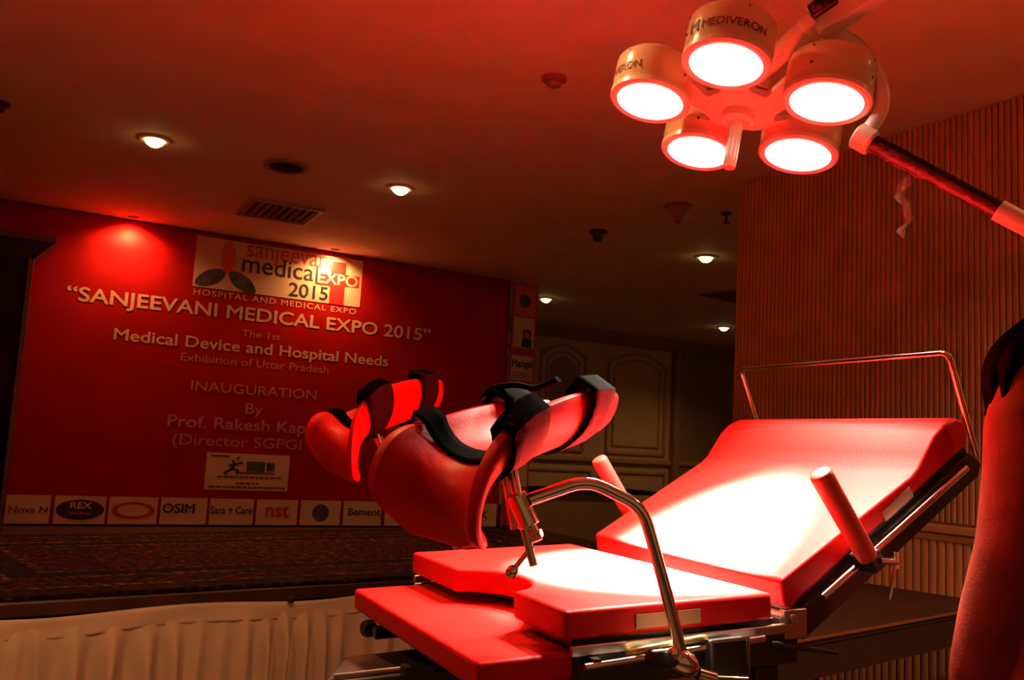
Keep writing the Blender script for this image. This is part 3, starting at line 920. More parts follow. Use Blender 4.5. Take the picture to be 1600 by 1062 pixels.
sweep(prof, 0.0, TW, 'leather', 'backrest')
off = lambda a, c, d: (a + d * 0.52, c - d * 0.85)
bp = [(0.452, -0.028), (0.905, 0.249), off(0.905, 0.249, 0.014), off(0.452, -0.028, 0.014)]
sweep(bp, 0.01, TW - 0.01, 'dark', 'backrest_board', 0.002)
d1 = np.array([0.905 - 0.452, 0.249 + 0.028]); d1 /= np.linalg.norm(d1)
RB = Matrix([[float((TU * d1[0] + TN * d1[1])[i]), float(TV[i]), float((-TU * d1[1] + TN * d1[0])[i])] for i in range(3)])
obj('side_plate', box(bmesh.new(), T(0.705, -0.0015, 0.142), (0.085, 0.003, 0.020), RB), 'label', tt, smooth=0, label='pale blank plate')
# black beam of the back frame, each side
for b_ in (-0.004, TW - 0.02):
    bm = bmesh.new()
    prism(bm, [(0.445, -0.045), (0.905, 0.236), (0.935, 0.215), (0.925, 0.190), (0.470, -0.085)], lambda a, b, h: T(a + skew(b_), h, b), b_, b_ + 0.024)
    obj('back_frame', bm, 'dark', tt, smooth=0, bevel=0.003)
# chrome side rails on the back
for b_ in (-0.022, TW + 0.022):
    for (a0, c0), (a1, c1) in (((0.498, -0.010), (0.578, 0.037)), ((0.612, 0.056), (0.870, 0.207))):
        obj('accessory_rail', tube(bmesh.new(), [T(a0 + skew(b_), b_, c0), T(a1 + skew(b_), b_, c1)], 0.0065, 10), 'chrome', tt)
    for a0, c0 in ((0.54, 0.014), (0.66, 0.084), (0.84, 0.19)):
        obj('rail_spacer', tube(bmesh.new(), [T(a0 + skew(b_), b_, c0), T(a0 + skew(b_), 0.0 if b_ < 0 else TW, c0 - 0.004)], 0.005, 8), 'chrome', tt)
# grips
for b_, (x0, y0, x1, y1) in ((-0.05, (1352, 864, 1281, 738)), (TW + 0.04, (992, 815, 935, 716))):
    a0, c0 = tside(x0, y0, b_); a1, c1 = tside(x1, y1, b_)
    P0 = V(T(a0, b_, c0)); P1 = V(T(a1, b_, c1)); ax = (P1 - P0); L = ax.length
    g = obj('hand_grip', lathe(bmesh.new(), [(0, -0.01), (0.0165, -0.01), (0.0185, 0.0), (0.0195, L * 0.5), (0.0205, L - 0.008), (0.019, L - 0.002), (0.0165, L), (0, L + 0.001)], P0, ax, 24), 'grip', tt)
    sgn = 1 if b_ < 0 else -1
    aq, cq = a0 + 0.020, c0 - 0.014
    bm = bmesh.new(); box(bm, T(aq, b_ + sgn * 0.015, cq), (0.03, 0.05, 0.035), RB); obj('grip_clamp', bm, 'dark', tt, bevel=0.004)
    bm = bmesh.new(); tube(bm, [T(aq + 0.005, b_ - sgn * 0.01, cq), T(aq + 0.035, b_ - sgn * 0.02, cq - 0.002)], 0.006, 10)
    tube(bm, [T(aq + 0.033, b_ - sgn * 0.02, cq + 0.016), T(aq + 0.033, b_ - sgn * 0.02, cq - 0.012)], 0.0045, 10)
    tube(bm, [T(aq + 0.028, b_ - sgn * 0.022, cq - 0.008), T(aq + 0.002, b_ - sgn * 0.03, cq - 0.062)], 0.0028, 8)
    obj('clamp_lever', bm, 'chrome', tt)
# push rail round the head end
na, nc = -d1[1], d1[0]
f0 = T(*[tside(1182, 655, TW + 0.02)[0], TW + 0.02, tside(1182, 655, TW + 0.02)[1]])
f1 = T(*[tside(1157, 577, TW + 0.02)[0], TW + 0.02, tside(1157, 577, TW + 0.02)[1]])
n1 = T(*[tside(1482, 551, -0.015)[0], -0.015, tside(1482, 551, -0.015)[1]])
n0 = T(*[tside(1526, 712, -0.015)[0], -0.015, tside(1526, 712, -0.015)[1]])
f00 = f0 + (f0 - f1) * 0.7
obj('push_rail', tube(bmesh.new(), fillet([f00, f1, n1, n0], 0.018, 6), 0.0062, 12), 'chrome', tt)
# seat rails and under-frame
for b_ in (-0.006, TW + 0.006):
    obj('seat_rail', box(bmesh.new(), T(0.222, b_, -0.060), (0.43, 0.010, 0.016), RT), 'steel', tt, bevel=0.002)
obj('side_bar', tube(bmesh.new(), [T(0.018, -0.03, -0.078), T(0.36, -0.03, -0.066)], 0.0055, 10), 'chrome', tt)
obj('side_bar', tube(bmesh.new(), [T(0.018, TW + 0.03, -0.078), T(0.36, TW + 0.03, -0.066)], 0.0055, 10), 'chrome', tt)
for a0 in (0.04, 0.15, 0.33):
    for b_ in (-0.03, TW + 0.03):
        obj('bar_bracket', box(bmesh.new(), T(a0, b_ * 1.0 + (0.012 if b_ < 0 else -0.012), -0.074), (0.012, 0.03, 0.012), RT), 'dark', tt)
obj('release_handle', tube(bmesh.new(), fillet([T(0.105, -0.012, -0.070), T(0.12, -0.035, -0.060), T(0.235, -0.035, -0.052), T(0.255, -0.012, -0.062)], 0.02), 0.005, 10), 'yellow', tt, label='yellowish chrome release handle')
bm = bmesh.new(); box(bm, T(0.278, -0.034, -0.088), (0.072, 0.022, 0.060), RT); obj('switch_box', bm, 'dark', tt, bevel=0.004)
bm = bmesh.new()
for q, s in (((0.278, -0.046, -0.058), (0.074, 0.003, 0.004)), ((0.314, -0.046, -0.088), (0.003, 0.003, 0.06)), ((0.278, -0.046, -0.117), (0.074, 0.003, 0.003))): box(bm, T(*q), s, RT)
obj('switch_box_edge', bm, 'chrome', tt, smooth=0)
bm = bmesh.new()
for b_ in (0.0, TW - 0.03): box(bm, T(0.24, b_ + 0.015, -0.095), (0.44, 0.03, 0.055), RT)
for a_ in (0.06, 0.42): box(bm, T(a_ - 0.02, TW / 2, -0.150), (0.05, TW - 0.02, 0.05), RT)
obj('under_frame', bm, 'dark', tt, bevel=0.003)
bm = bmesh.new(); box(bm, T(0.45, 0.0, -0.055), (0.05, 0.014, 0.05), RT); box(bm, T(0.47, TW, -0.045), (0.05, 0.014, 0.05), RT); tube(bm, [T(0.44, -0.015, -0.044), T(0.46, TW + 0.015, -0.040)], 0.008, 12)
obj('hinge', bm, 'steel', tt, bevel=0.002)
obj('adjust_lever', tube(bmesh.new(), [T(0.40, 0.0, -0.085), T(0.52, -0.03, -0.105)], [0.006, 0.004], 8), 'dark', tt)
# sliders under the leg section
for b_ in (0.12, TW - 0.15):
    obj('slide_bar', box(bmesh.new(), T(0.10, b_, -0.135), (0.46, 0.025, 0.022), RT), 'dark', tt, bevel=0.002)
k1 = at_depth(586, 1012, 1.90)
obj('slide_knob', lathe(bmesh.new(), [(0, -0.02), (0.014, -0.018), (0.019, 0), (0.014, 0.018), (0, 0.02)], T(-0.115, TW - 0.06, -0.145), TV, 16), 'dark', tt)
obj('slide_stem', tube(bmesh.new(), [T(-0.115, TW - 0.06, -0.145), T(-0.04, TW - 0.15, -0.137)], 0.007, 8), 'dark', tt)
# foot tread at lower left
f_a = at_depth(522, 1056, 1.62); f_b = at_depth(640, 1043, 1.62)
bm = bmesh.new(); tube(bm, [f_a, f_b], 0.004, 8)
obj('tray_rim', bm, 'steel', tt)
ex = V(f_b) - V(f_a); exn = ex.normalized(); eyn = Vector((-exn.y, exn.x, 0)).normalized(); ezn = exn.cross(eyn)
RF = Matrix([[exn[i], eyn[i], ezn[i]] for i in range(3)])
obj('drain_tray', box(bmesh.new(), (V(f_a) + V(f_b)) / 2 + eyn * 0.09 + exn * 0.06 - ezn * 0.03, (ex.length + 0.16, 0.20, 0.05), RF), 'dark', tt, bevel=0.008)
obj('tray_runner', box(bmesh.new(), (V(f_b) + V(T(0.05, 0.3, -0.15))) / 2, (0.22, 0.03, 0.02), RT), 'dark', tt)
# lifting column and base
cb = T(0.25, TW / 2, 0)
bm = bmesh.new(); box(bm, (cb[0], cb[1], 0.42), (0.26, 0.26, 0.60)); obj('lift_column', bm, 'dark', tt, bevel=0.01)
bm = bmesh.new(); box(bm, (cb[0], cb[1], 0.08), (0.95, 0.50, 0.08)); obj('base', bm, 'dark', tt, bevel=0.02)
for sx in (-0.42, 0.42):
    for sy in (-0.2, 0.2): obj('foot', lathe(bmesh.new(), [(0, 0), (0.03, 0), (0.03, 0.03), (0.012, 0.045), (0, 0.045)], (cb[0] + sx, cb[1] + sy, 0.0), (0, 0, 1), 16), 'dark', tt)
# strut carrying the back
obj('back_strut', tube(bmesh.new(), [T(0.30, TW / 2, -0.14), T(0.72, TW / 2, 0.115)], 0.016, 12), 'steel', tt)


# ---- leg supports
def cam_vec(x, y, z): return CR * x + CU * y + CF * z


def leg_support(stations, parent, straps, tails=()):
    """stations: (point, half width, wall height, width direction), in the world"""
    P = [V(q[0]) for q in stations]
    Wd = [V(q[3]).normalized() for q in stations]
    stations = [(None, None, None, q[1], q[2]) for q in stations]
    sub = 5
    Ps = spline(P, sub); Ws = spline(Wd, sub)
    hs = [v.x for v in spline([(s[3], s[4], 0) for s in stations], sub)]; ks = [v.y for v in spline([(s[3], s[4], 0) for s in stations], sub)]
    frames = []
    for i in range(len(Ps)):
        d = (Ps[min(i + 1, len(Ps) - 1)] - Ps[max(0, i - 1)]).normalized()
        w = (Ws[i] - d * Ws[i].dot(d)).normalized()
        n = d.cross(w).normalized()
        frames.append((Ps[i], d, w, n, hs[i], ks[i]))
    if frames[0][3].z < 0: frames = [(p, d, w, -n, h, k) for p, d, w, n, h, k in frames]

    def cs(fr, t, o):
        p, d, w, n, h, k = fr
        A = math.radians(84); ph_ = t * A
        x = h * math.sin(ph_) / math.sin(A); z = k * (1 - math.cos(ph_)) / (1 - math.cos(A))
        # outward normal of the section, approx
        tx = h * math.cos(ph_) / math.sin(A); tz = k * math.sin(ph_) / (1 - math.cos(A)); l = math.hypot(tx, tz) or 1
        return p + w * (x - o * tz / l) + n * (z + o * tx / l)
    nt_ = 12
    TH = 0.026
    bm = bmesh.new(); G = []
    for fr in frames:
        row = [bm.verts.new(cs(fr, -1 + 2 * j / nt_, 0.0)) for j in range(nt_ + 1)]
        row += [bm.verts.new(cs(fr, 1 - 2 * j / nt_, -TH)) for j in range(nt_ + 1)]
        G.append(row)
    m_ = len(G[0])
    for a, b in zip(G, G[1:]):
        for j in range(m_): bm.faces.new((a[j], a[(j + 1) % m_], b[(j + 1) % m_], b[j]))
    for row, rev in ((G[0], True), (G[-1], False)):
        for j in range(nt_):
            f = (row[j], row[j + 1], row[m_ - 2 - j], row[m_ - 1 - j])
            bm.faces.new(f[::-1] if rev else f)
    shell = obj('leg_support', bm, 'leather', parent, mods=(subsurf(1),))
    for (f0, f1, t0, t1, puff, full) in straps:
        i0 = f0 * (len(frames) - 1); i1 = f1 * (len(frames) - 1)

        def fr_at(x):
            i = min(int(x), len(frames) - 2); u = x - i; a, b = frames[i], frames[i + 1]
            return tuple((a[k] * (1 - u) + b[k] * u) for k in range(6))
        bm = bmesh.new(); rows = []
        for ii in range(5):
            fr = fr_at(i0 + (i1 - i0) * ii / 4); row = []
            ns = 16
            for j in range(ns + 1): t = t0 + (t1 - t0) * j / ns; row.append(cs(fr, t, 0.004 + puff * max(0, (abs(t) - 0.5)) * 2))
            # round the rim(s) and back along the outside
            e = cs(fr, t1, 0.0) ; p, d, w, n, h, k = fr
            if t1 > 0.9: row.append(cs(fr, 1.0, -TH / 2) + n * (0.014 + puff))
            for j in range(ns + 1):
                t = t1 + (t0 - t1) * j / ns
                row.append(cs(fr, t, -TH - 0.004 - puff * max(0, (abs(t) - 0.4)) * 2))
            if t0 < -0.9: row.append(cs(fr, -1.0, -TH / 2) + n * (0.014 + puff))
            rows.append([bm.verts.new(q) for q in row])
        k_ = len(rows[0])
        for a, b in zip(rows, rows[1:]):
            for j in range(k_): bm.faces.new((a[j], a[(j + 1) % k_], b[(j + 1) % k_], b[j]))
        obj('strap', bm, 'strap', shell, mods=(solidify(0.006, 0),), smooth=60)
    for pts, w_, th in tails:
        pt_ = spline(pts, 5)
        bm = bmesh.new(); tube(bm, pt_, [w_] * len(pt_), 10, True, th)
        obj('strap_tail', bm, 'strap', shell)
    return shell, frames


wA = cam_vec(0.82, 0.14, -0.57); wB = cam_vec(0.84, 0.02, -0.52); wC = cam_vec(0.86, -0.10, -0.46)
near = [(at_depth(912, 660, 1.72), 0.056, 0.052, wA), (at_depth(885, 668, 1.65), 0.066, 0.062, wA), (at_depth(840, 684, 1.56), 0.076, 0.070, wA), (at_depth(790, 702, 1.47), 0.088, 0.070, wA),
        (at_depth(742, 722, 1.41), 0.096, 0.066, wA), (at_depth(702, 752, 1.388), 0.096, 0.055, wB), (at_depth(680, 786, 1.395), 0.088, 0.038, wC), (at_depth(678, 820, 1.425), 0.070, 0.016, wC), (at_depth(684, 848, 1.45), 0.040, 0.003, wC)]
tail_n = [[at_depth(*q) for q in ((756, 622, 1.66), (772, 607, 1.64), (805, 601, 1.63), (838, 606, 1.62), (872, 592, 1.60))]]
leg_support(near, tt, [(0.43, 0.52, -1.0, 1.0, 0.006, True), (0.13, 0.23, -1.0, 1.0, 0.009, True)], tails=[(tail_n[0], 0.010, 0.5)])
# the second one beyond the far edge, set parallel to it
npx = [(912, 648, 1.72), (885, 658, 1.65), (840, 676, 1.56), (790, 698, 1.47), (742, 722, 1.41), (702, 752, 1.388), (680, 786, 1.395), (678, 820, 1.425), (684, 848, 1.45)]
roll = [cam_vec(0, 0.34, 0)] * 5 + [cam_vec(0, 0.15, 0), cam_vec(0, 0, -0.2), cam_vec(0, 0, -0.25), cam_vec(0, 0, -0.25)]
far = [(at_depth(565 + 0.61 * (x - 742), 668 + (0.48 if y < 722 else 0.61) * (y - 722), d * 0.9 + 0.98), q[1] * 0.86, q[2] * 0.92, q[3] + r_) for (x, y, d), q, r_ in zip(npx, near, roll)]
leg_support(far, tt, [(0.43, 0.52, -1.0, 1.0, 0.006, True), (0.13, 0.23, -1.0, 1.0, 0.009, True)])

# near support post, clamp block, bent tube
j0 = at_depth(797, 728, 1.395); j1 = at_depth(828, 848, 1.375)
obj('support_post', tube(bmesh.new(), [at_depth(788, 700, 1.41), at_depth(797, 735, 1.395), at_depth(834, 884, 1.372)], 0.0065, 14), 'steel', tt)
obj('clamp_block', tube(bmesh.new(), [at_depth(806, 772, 1.390), at_depth(828, 822, 1.380)], 0.016, 20), 'chrome', tt, bevel=0.002)
obj('side_pin', tube(bmesh.new(), [at_depth(805, 735, 1.375), at_depth(812, 775, 1.372)], 0.0035, 10), 'chrome', tt)
obj('locking_rod', tube(bmesh.new(), [at_depth(790, 742, 1.41), at_depth(806, 826, 1.40)], 0.0085, 14), 'steel', tt)
bm = bmesh.new(); tube(bm, [at_depth(828, 815, 1.385), at_depth(840, 845, 1.375)], 0.008, 14); tube(bm, [at_depth(826, 838, 1.38), at_depth(846, 832, 1.372)], 0.0065, 12)
obj('swivel_joint', bm, 'chrome', tt)
lv = [at_depth(832, 852, 1.375), at_depth(800, 893, 1.372)]
obj('locking_lever', tube(bmesh.new(), lv, 0.004, 10), 'chrome', tt)
obj('lever_knob', lathe(bmesh.new(), [(0, -0.010), (0.006, -0.009), (0.009, -0.004), (0.009, 0.004), (0.006, 0.009), (0, 0.010)], lv[1], V(lv[1]) - V(lv[0]), 16), 'chrome', tt)
a0 = tside(1070, 1040, -0.055)
base_n = T(a0[0], -0.055, a0[1])
pts = [base_n, T(tside(1040, 920, -0.058)[0], -0.058, tside(1040, 920, -0.058)[1]), T(tside(1004, 792, -0.058)[0], -0.058, tside(1004, 792, -0.058)[1]), at_depth(918, 749, 1.392), at_depth(828, 780, 1.385)]
obj('bent_tube', tube(bmesh.new(), fillet(pts, 0.03, 6), 0.0098, 16), 'chrome', tt)
bm = bmesh.new(); B0 = V(base_n)
lathe(bm, [(0, -0.03), (0.017, -0.03), (0.020, -0.024), (0.020, 0.0), (0.014, 0.012), (0.0, 0.012)], B0 + V(TU) * 0.006, V(TU) * 0.9 - V(TN) * 0.5, 20)
obj('tube_clamp', bm, 'chrome', tt)
bm = bmesh.new(); q0 = T(a0[0] + 0.02, -0.06, a0[1] - 0.012)
tube(bm, [q0, T(a0[0] + 0.05, -0.062, a0[1] - 0.022)], 0.010, 14); tube(bm, [T(a0[0] + 0.045, -0.062, a0[1] - 0.02), T(a0[0] + 0.115, -0.062, a0[1] - 0.03)], 0.0035, 10)
obj('clamp_screw', bm, 'chrome', tt)
bm = bmesh.new(); box(bm, T(a0[0] - 0.03, -0.036, a0[1] + 0.012), (0.05, 0.024, 0.028), RT); obj('clamp_body', bm, 'dark', tt, bevel=0.005)
obj('clamp_knob', lathe(bmesh.new(), [(0, -0.008), (0.008, -0.006), (0.010, 0), (0.008, 0.006), (0, 0.008)], T(a0[0] - 0.022, -0.058, a0[1] + 0.022), TV, 14), 'chrome', tt)
# far support post and tube
obj('support_post', tube(bmesh.new(), [at_depth(580, 655, 2.27), at_depth(590, 682, 2.26), at_depth(602, 720, 2.25)], 0.008, 14), 'chrome', tt)
bm = bmesh.new(); tube(bm, [at_depth(591, 683, 2.25), at_depth(597, 699, 2.25)], 0.014, 14); tube(bm, [at_depth(595, 697, 2.245), at_depth(613, 703, 2.24)], 0.005, 10)
obj('swivel_joint', bm, 'chrome', tt)
bt = T(0.15, TW + 0.055, -0.07)
obj('bent_tube', tube(bmesh.new(), fillet([bt, bt + 0.16 * TN - 0.05 * TU, at_depth(622, 745, 2.24), at_depth(598, 704, 2.25)], 0.03, 6), 0.0098, 14), 'chrome', tt)
obj('tube_clamp', lathe(bmesh.new(), [(0, -0.02), (0.02, -0.02), (0.02, 0.02), (0, 0.02)], bt, TU, 16), 'chrome', tt)

# ================================================================== surgical lamp
NL = V(LAMP_N); CL = V(LAMP_C)
g1 = NL.cross(Vector((0, 1, 0))).normalized(); g2 = NL.cross(g1)
STAND = np.array([2.55, 0.80])
tlmp = thing('surgical_lamp', 'five headed lit operating theatre lamp over the red examination table', 'surgical lamp', (STAND[0], STAND[1], 0))
obj('hub_plate', lathe(bmesh.new(), [(0, 0.0), (0.030, 0.0), (0.080, -0.004), (0.086, -0.010), (0.086, -0.022), (0.075, -0.030), (0.0, -0.034)], CL - NL * 0.01, NL, 40), 'pinkpaint', tlmp)
obj('hub_boss', lathe(bmesh.new(), [(0, 0.022), (0.030, 0.022), (0.038, 0.014), (0.040, -0.012), (0.0, -0.012)], CL - NL * 0.005, NL, 32), 'pinkpaint', tlmp)
obj('sterile_handle', lathe(bmesh.new(), [(0, 0.0), (0.016, 0.0), (0.0155, 0.02), (0.015, 0.09), (0.0155, 0.118), (0.013, 0.124), (0, 0.124)], CL + NL * 0.012, NL, 24), 'paint', tlmp)
obj('hub_back', lathe(bmesh.new(), [(0, -0.034), (0.09, -0.034), (0.085, -0.07), (0.05, -0.09), (0, -0.09)], CL - NL * 0.01, NL, 32), 'paint', tlmp)
HR, HH = 0.0985, 0.103
for i, h in enumerate(HEADS):
    hp = V(h); out = (hp - CL); out = (out - NL * out.dot(NL)); rad = out.length; out.normalize()
    side = NL.cross(out)
    # star arm
    bm = bmesh.new()
    A = CL - NL * 0.028; B = hp - NL * 0.06 - out * (HR * 0.8)
    vs = []
    for (P, wd) in ((A + out * 0.05, 0.065), (A + out * 0.085, 0.034), (B, 0.045)):
        for th in (-0.012, 0.012):
            for s_ in (-1, 1): vs.append(bm.verts.new(P + side * wd * s_ + NL * th))
    for a in (0, 4):
        q = vs[a:a + 8]
        for f in ((0, 1, 5, 4), (2, 6, 7, 3), (0, 4, 6, 2), (1, 3, 7, 5)): bm.faces.new([q[k] for k in f])
    bm.faces.new((vs[0], vs[2], vs[3], vs[1])); bm.faces.new((vs[8], vs[9], vs[11], vs[10]))
    obj('star_arm', bm, 'pinkpaint', tlmp, bevel=0.004, smooth=30)
    hd = obj('lamp_head', lathe(bmesh.new(), [(0.0, -HH), (HR * 0.93, -HH), (HR * 0.99, -HH + 0.006), (HR, -HH + 0.014), (HR, -0.035), (HR * 0.985, -0.032), (HR * 0.985, -0.012), (HR * 0.97, -0.004), (0.0, -0.004)], hp, NL, 48), 'paint', tlmp)
    obj('bezel', lathe(bmesh.new(), [(0.081, 0.001), (0.092, 0.004), (HR * 1.0, -0.001), (HR * 1.004, -0.012), (0.088, -0.012), (0.081, -0.003), (0.081, 0.001)], hp, NL, 48), 'pinkpaint', hd)
    obj('lens', lathe(bmesh.new(), [(0, -0.0005), (0.081, -0.0015), (0.081, -0.006), (0, -0.006)], hp, NL, 40), 'lens', hd, label='glowing white lens')
    bm = bmesh.new()
    for k in range(4):
        aa = k * PI / 2 + 0.4 + i
        dq = (math.cos(aa) * g1 + math.sin(aa) * g2)
        lathe(bm, [(0, 0.002), (0.003, 0.0015), (0.0035, 0), (0, -0.001)], hp - NL * 0.045 + dq * HR, dq, 10)
        lathe(bm, [(0, 0.002), (0.0018, 0.0015), (0.002, 0), (0, -0.001)], hp - NL * (HH - 0.014) + dq * HR, dq, 8)
    obj('screw', bm, 'dark', hd)
    # wrapped lettering
    toeye = V(EYE) - hp; toeye = (toeye - NL * toeye.dot(NL)).normalized()
    shift = {0: -0.08, 1: -1.28, 2: PI * 0.9, 3: PI, 4: PI * 0.75}[i]
    axis = -NL
    t1 = axis.cross(toeye).normalized()          # to the right as seen from the camera, head axis up

    def wrap(me, x0, sc, u0, z0, m, nm):
        for v in me.vertices:
            ux = u0 + (v.co.x - x0) * sc; uy = z0 + v.co.y * sc
            an = ux / HR + shift
            v.co = hp + (toeye * math.cos(an) + t1 * math.sin(an)) * (HR + 0.0012 + v.co.z * 0.01) + axis * uy
        obj(nm, me, m, hd, smooth=0)
    me = text_mesh('MEDIVERON', 0.014); xs = [v.co.x for v in me.vertices]
    wrap(me, min(xs), 0.150 / (max(xs) - min(xs)), -0.064, 0.035, 'brown', 'lettering')
    me = text_mesh('M', 0.04); xs = [v.co.x for v in me.vertices]
    wrap(me, min(xs), 0.027 / (max(xs) - min(xs)), -0.100, 0.034, 'ink', 'emblem')

# axle, fork box, yoke
ax0 = at_depth(1190, 112, 2.17); ax1 = at_depth(1262, 47, 2.10); ax2 = at_depth(1375, -30, 2.0)
A0, A1, A2 = V(ax0), V(ax1), V(ax2)
obj('axle_tube', tube(bmesh.new(), [V(CL) - NL * 0.06, A0, A0 + (A1 - A0) * 0.45, A0 + (A1 - A0) * 0.46, A1], [0.018, 0.023, 0.025, 0.029, 0.030], 24), 'pinkpaint', tlmp)
obj('axle_collar', tube(bmesh.new(), [A1 - (A1 - A0).normalized() * 0.005, A1 + (A1 - A0).normalized() * 0.03], 0.034, 24), 'pinkpaint', tlmp, bevel=0.004)
dirx = (A2 - A1).normalized(); upv = V(CU); sdv = dirx.cross(upv).normalized(); upv = sdv.cross(dirx)
RAx = Matrix([[dirx[i], sdv[i], upv[i]] for i in range(3)])
obj('fork_box', box(bmesh.new(), A1 + dirx * 0.14, (0.24, 0.055, 0.080), RAx), 'pinkpaint', tlmp, bevel=0.006)
bm = bmesh.new(); box(bm, V(at_depth(1287, 8, 2.05)), (0.06, 0.03, 0.035), RAx); tube(bm, [at_depth(1268, 12, 2.05), at_depth(1310, 2, 2.04)], 0.012, 12); tube(bm, [at_depth(1285, 28, 2.07), at_depth(1300, 22, 2.06)], 0.014, 12)
obj('cable_connector', bm, 'wrap', tlmp, bevel=0.004)
yk = [at_depth(*q) for q in ((1285, 46, 2.09), (1310, 55, 2.085), (1345, 82, 2.08), (1370, 118, 2.075), (1379, 152, 2.07), (1373, 180, 2.07), (1350, 212, 2.07))]
obj('yoke_tube', tube(bmesh.new(), spline(yk, 6), 0.0165, 18), 'pinkpaint', tlmp)
cb_ = [at_depth(*q) for q in ((1318, 46, 2.09), (1345, 62, 2.085), (1365, 88, 2.08), (1380, 112, 2.078), (1387, 128, 2.076))]
obj('cable', tube(bmesh.new(), spline(cb_, 5), 0.0035, 8), 'paint', tlmp)
jb = V(at_depth(1344, 214, 2.07)); ja = V(at_depth(1362, 222, 2.06)); jc = V(at_depth(1563, 330, 1.93))
ad = (jc - ja).normalized()
obj('swivel_joint', tube(bmesh.new(), [jb - ad * 0.012, jb - ad * 0.008, jb + ad * 0.028, jb + ad * 0.032], [0.024, 0.030, 0.030, 0.026], 24), 'paint', tlmp)
obj('wrapped_arm', tube(bmesh.new(), [ja + (jc - ja) * k / 10 for k in range(11)], [0.0185, 0.018, 0.0205, 0.0185, 0.0195, 0.018, 0.0195, 0.019, 0.0185, 0.0195, 0.019], 18), 'wrap', tlmp)
obj('arm_rod', tube(bmesh.new(), [ja - V(CU) * 0.020 - ad * 0.01, ja + ad * 0.13 - V(CU) * 0.020], 0.005, 10), 'wrap', tlmp)
je = V(at_depth(1680, 388, 1.85)); je = V((STAND[0], STAND[1], 0)) + Vector((0, 0, je.z - 0.06)) if False else je
topz = (jc + ad * ((V((STAND[0], STAND[1], 0)) - jc).to_2d().length / ad.to_2d().length)).z
jS = Vector((STAND[0], STAND[1], topz))
obj('spring_arm', tube(bmesh.new(), [jc - ad * 0.005, jc + ad * 0.10, jS], [0.0235, 0.022, 0.024], 18), 'pinkpaint', tlmp)
obj('stand_column', tube(bmesh.new(), [(STAND[0], STAND[1], 0.08), (STAND[0], STAND[1], topz + 0.12)], 0.03, 20), 'pinkpaint', tlmp)
bm = bmesh.new()
for k in range(4):
    an = k * PI / 2 + 0.5; box(bm, (STAND[0] + 0.16 * math.cos(an), STAND[1] + 0.16 * math.sin(an), 0.085), (0.34, 0.06, 0.04), Matrix.Rotation(an, 3, 'Z'))
obj('stand_base', bm, 'pinkpaint', tlmp, bevel=0.006)
for k in range(4):
    an = k * PI / 2 + 0.5; obj('castor', lathe(bmesh.new(), [(0, -0.015), (0.033, -0.015), (0.035, 0), (0.033, 0.015), (0, 0.015)], (STAND[0] + 0.30 * math.cos(an), STAND[1] + 0.30 * math.sin(an), 0.035), (-math.sin(an), math.cos(an), 0), 18), 'dark', tlmp)
# torn film dangling from the arm
bm = bmesh.new(); r3 = random.Random(5)
base = V(at_depth(1412, 258, 2.03))
rows = []
for k in range(15):
    t = k / 14; c = base + Vector((0.006 * math.sin(k * 1.3), 0.006 * math.cos(k * 1.1), -0.165 * t)) + V(CR) * (0.008 * math.sin(k * 0.8) + 0.004 * t)
    w = 0.014 * (1 - 0.55 * t) + 0.004 * math.sin(k * 2.1)
    rows.append([bm.verts.new(c + V(CR) * w * s_ + V(CF) * 0.008 * math.sin(k * 1.9 + s_ * 3)) for s_ in (-1, -0.5, 0, 0.5, 1)])
for a, b in zip(rows, rows[1:]):
    for j in range(4): bm.faces.new((a[j], a[j + 1], b[j + 1], b[j]))
obj('plastic_film', bm, 'film', tlmp, mods=(solidify(0.0006, 0),))

# ================================================================== the woman at the right edge
PD = 1.50
sh_l = at_depth(1550, 640, PD)                      # left shoulder point
mid = at_depth(1768, 600, PD + 0.03)
pc = np.array([mid[0], mid[1]])
tp = thing('person', 'person with long black hair and red coat standing at right edge', 'person', (pc[0], pc[1], 0))
rt = np.array([CR[0], CR[1]]); rt /= np.linalg.norm(rt)      # her left-right axis: she faces away from the camera
fwd = np.array([CF[0], CF[1]]); fwd /= np.linalg.norm(fwd)


def pp(x, y, z):
    q = pc + rt * x + fwd * y; return Vector((q[0], q[1], z))


SHZ = 1.345
_pp = pp


def pp(x, y, z):
    return _pp(x, y, z * 1.05)        # her height


SHZ = 1.282
bm = bmesh.new(); sk = bm.verts.layers.skin.verify()


def sv(p, r, root=False):
    v = bm.verts.new(p); v[sk].radius = (r, r) if not isinstance(r, tuple) else r; v[sk].use_root = root; return v


def chain(start, lst):
    prev = start
    for p, r in lst:
        v = sv(p, r); bm.edges.new((prev, v)); prev = v
    return prev


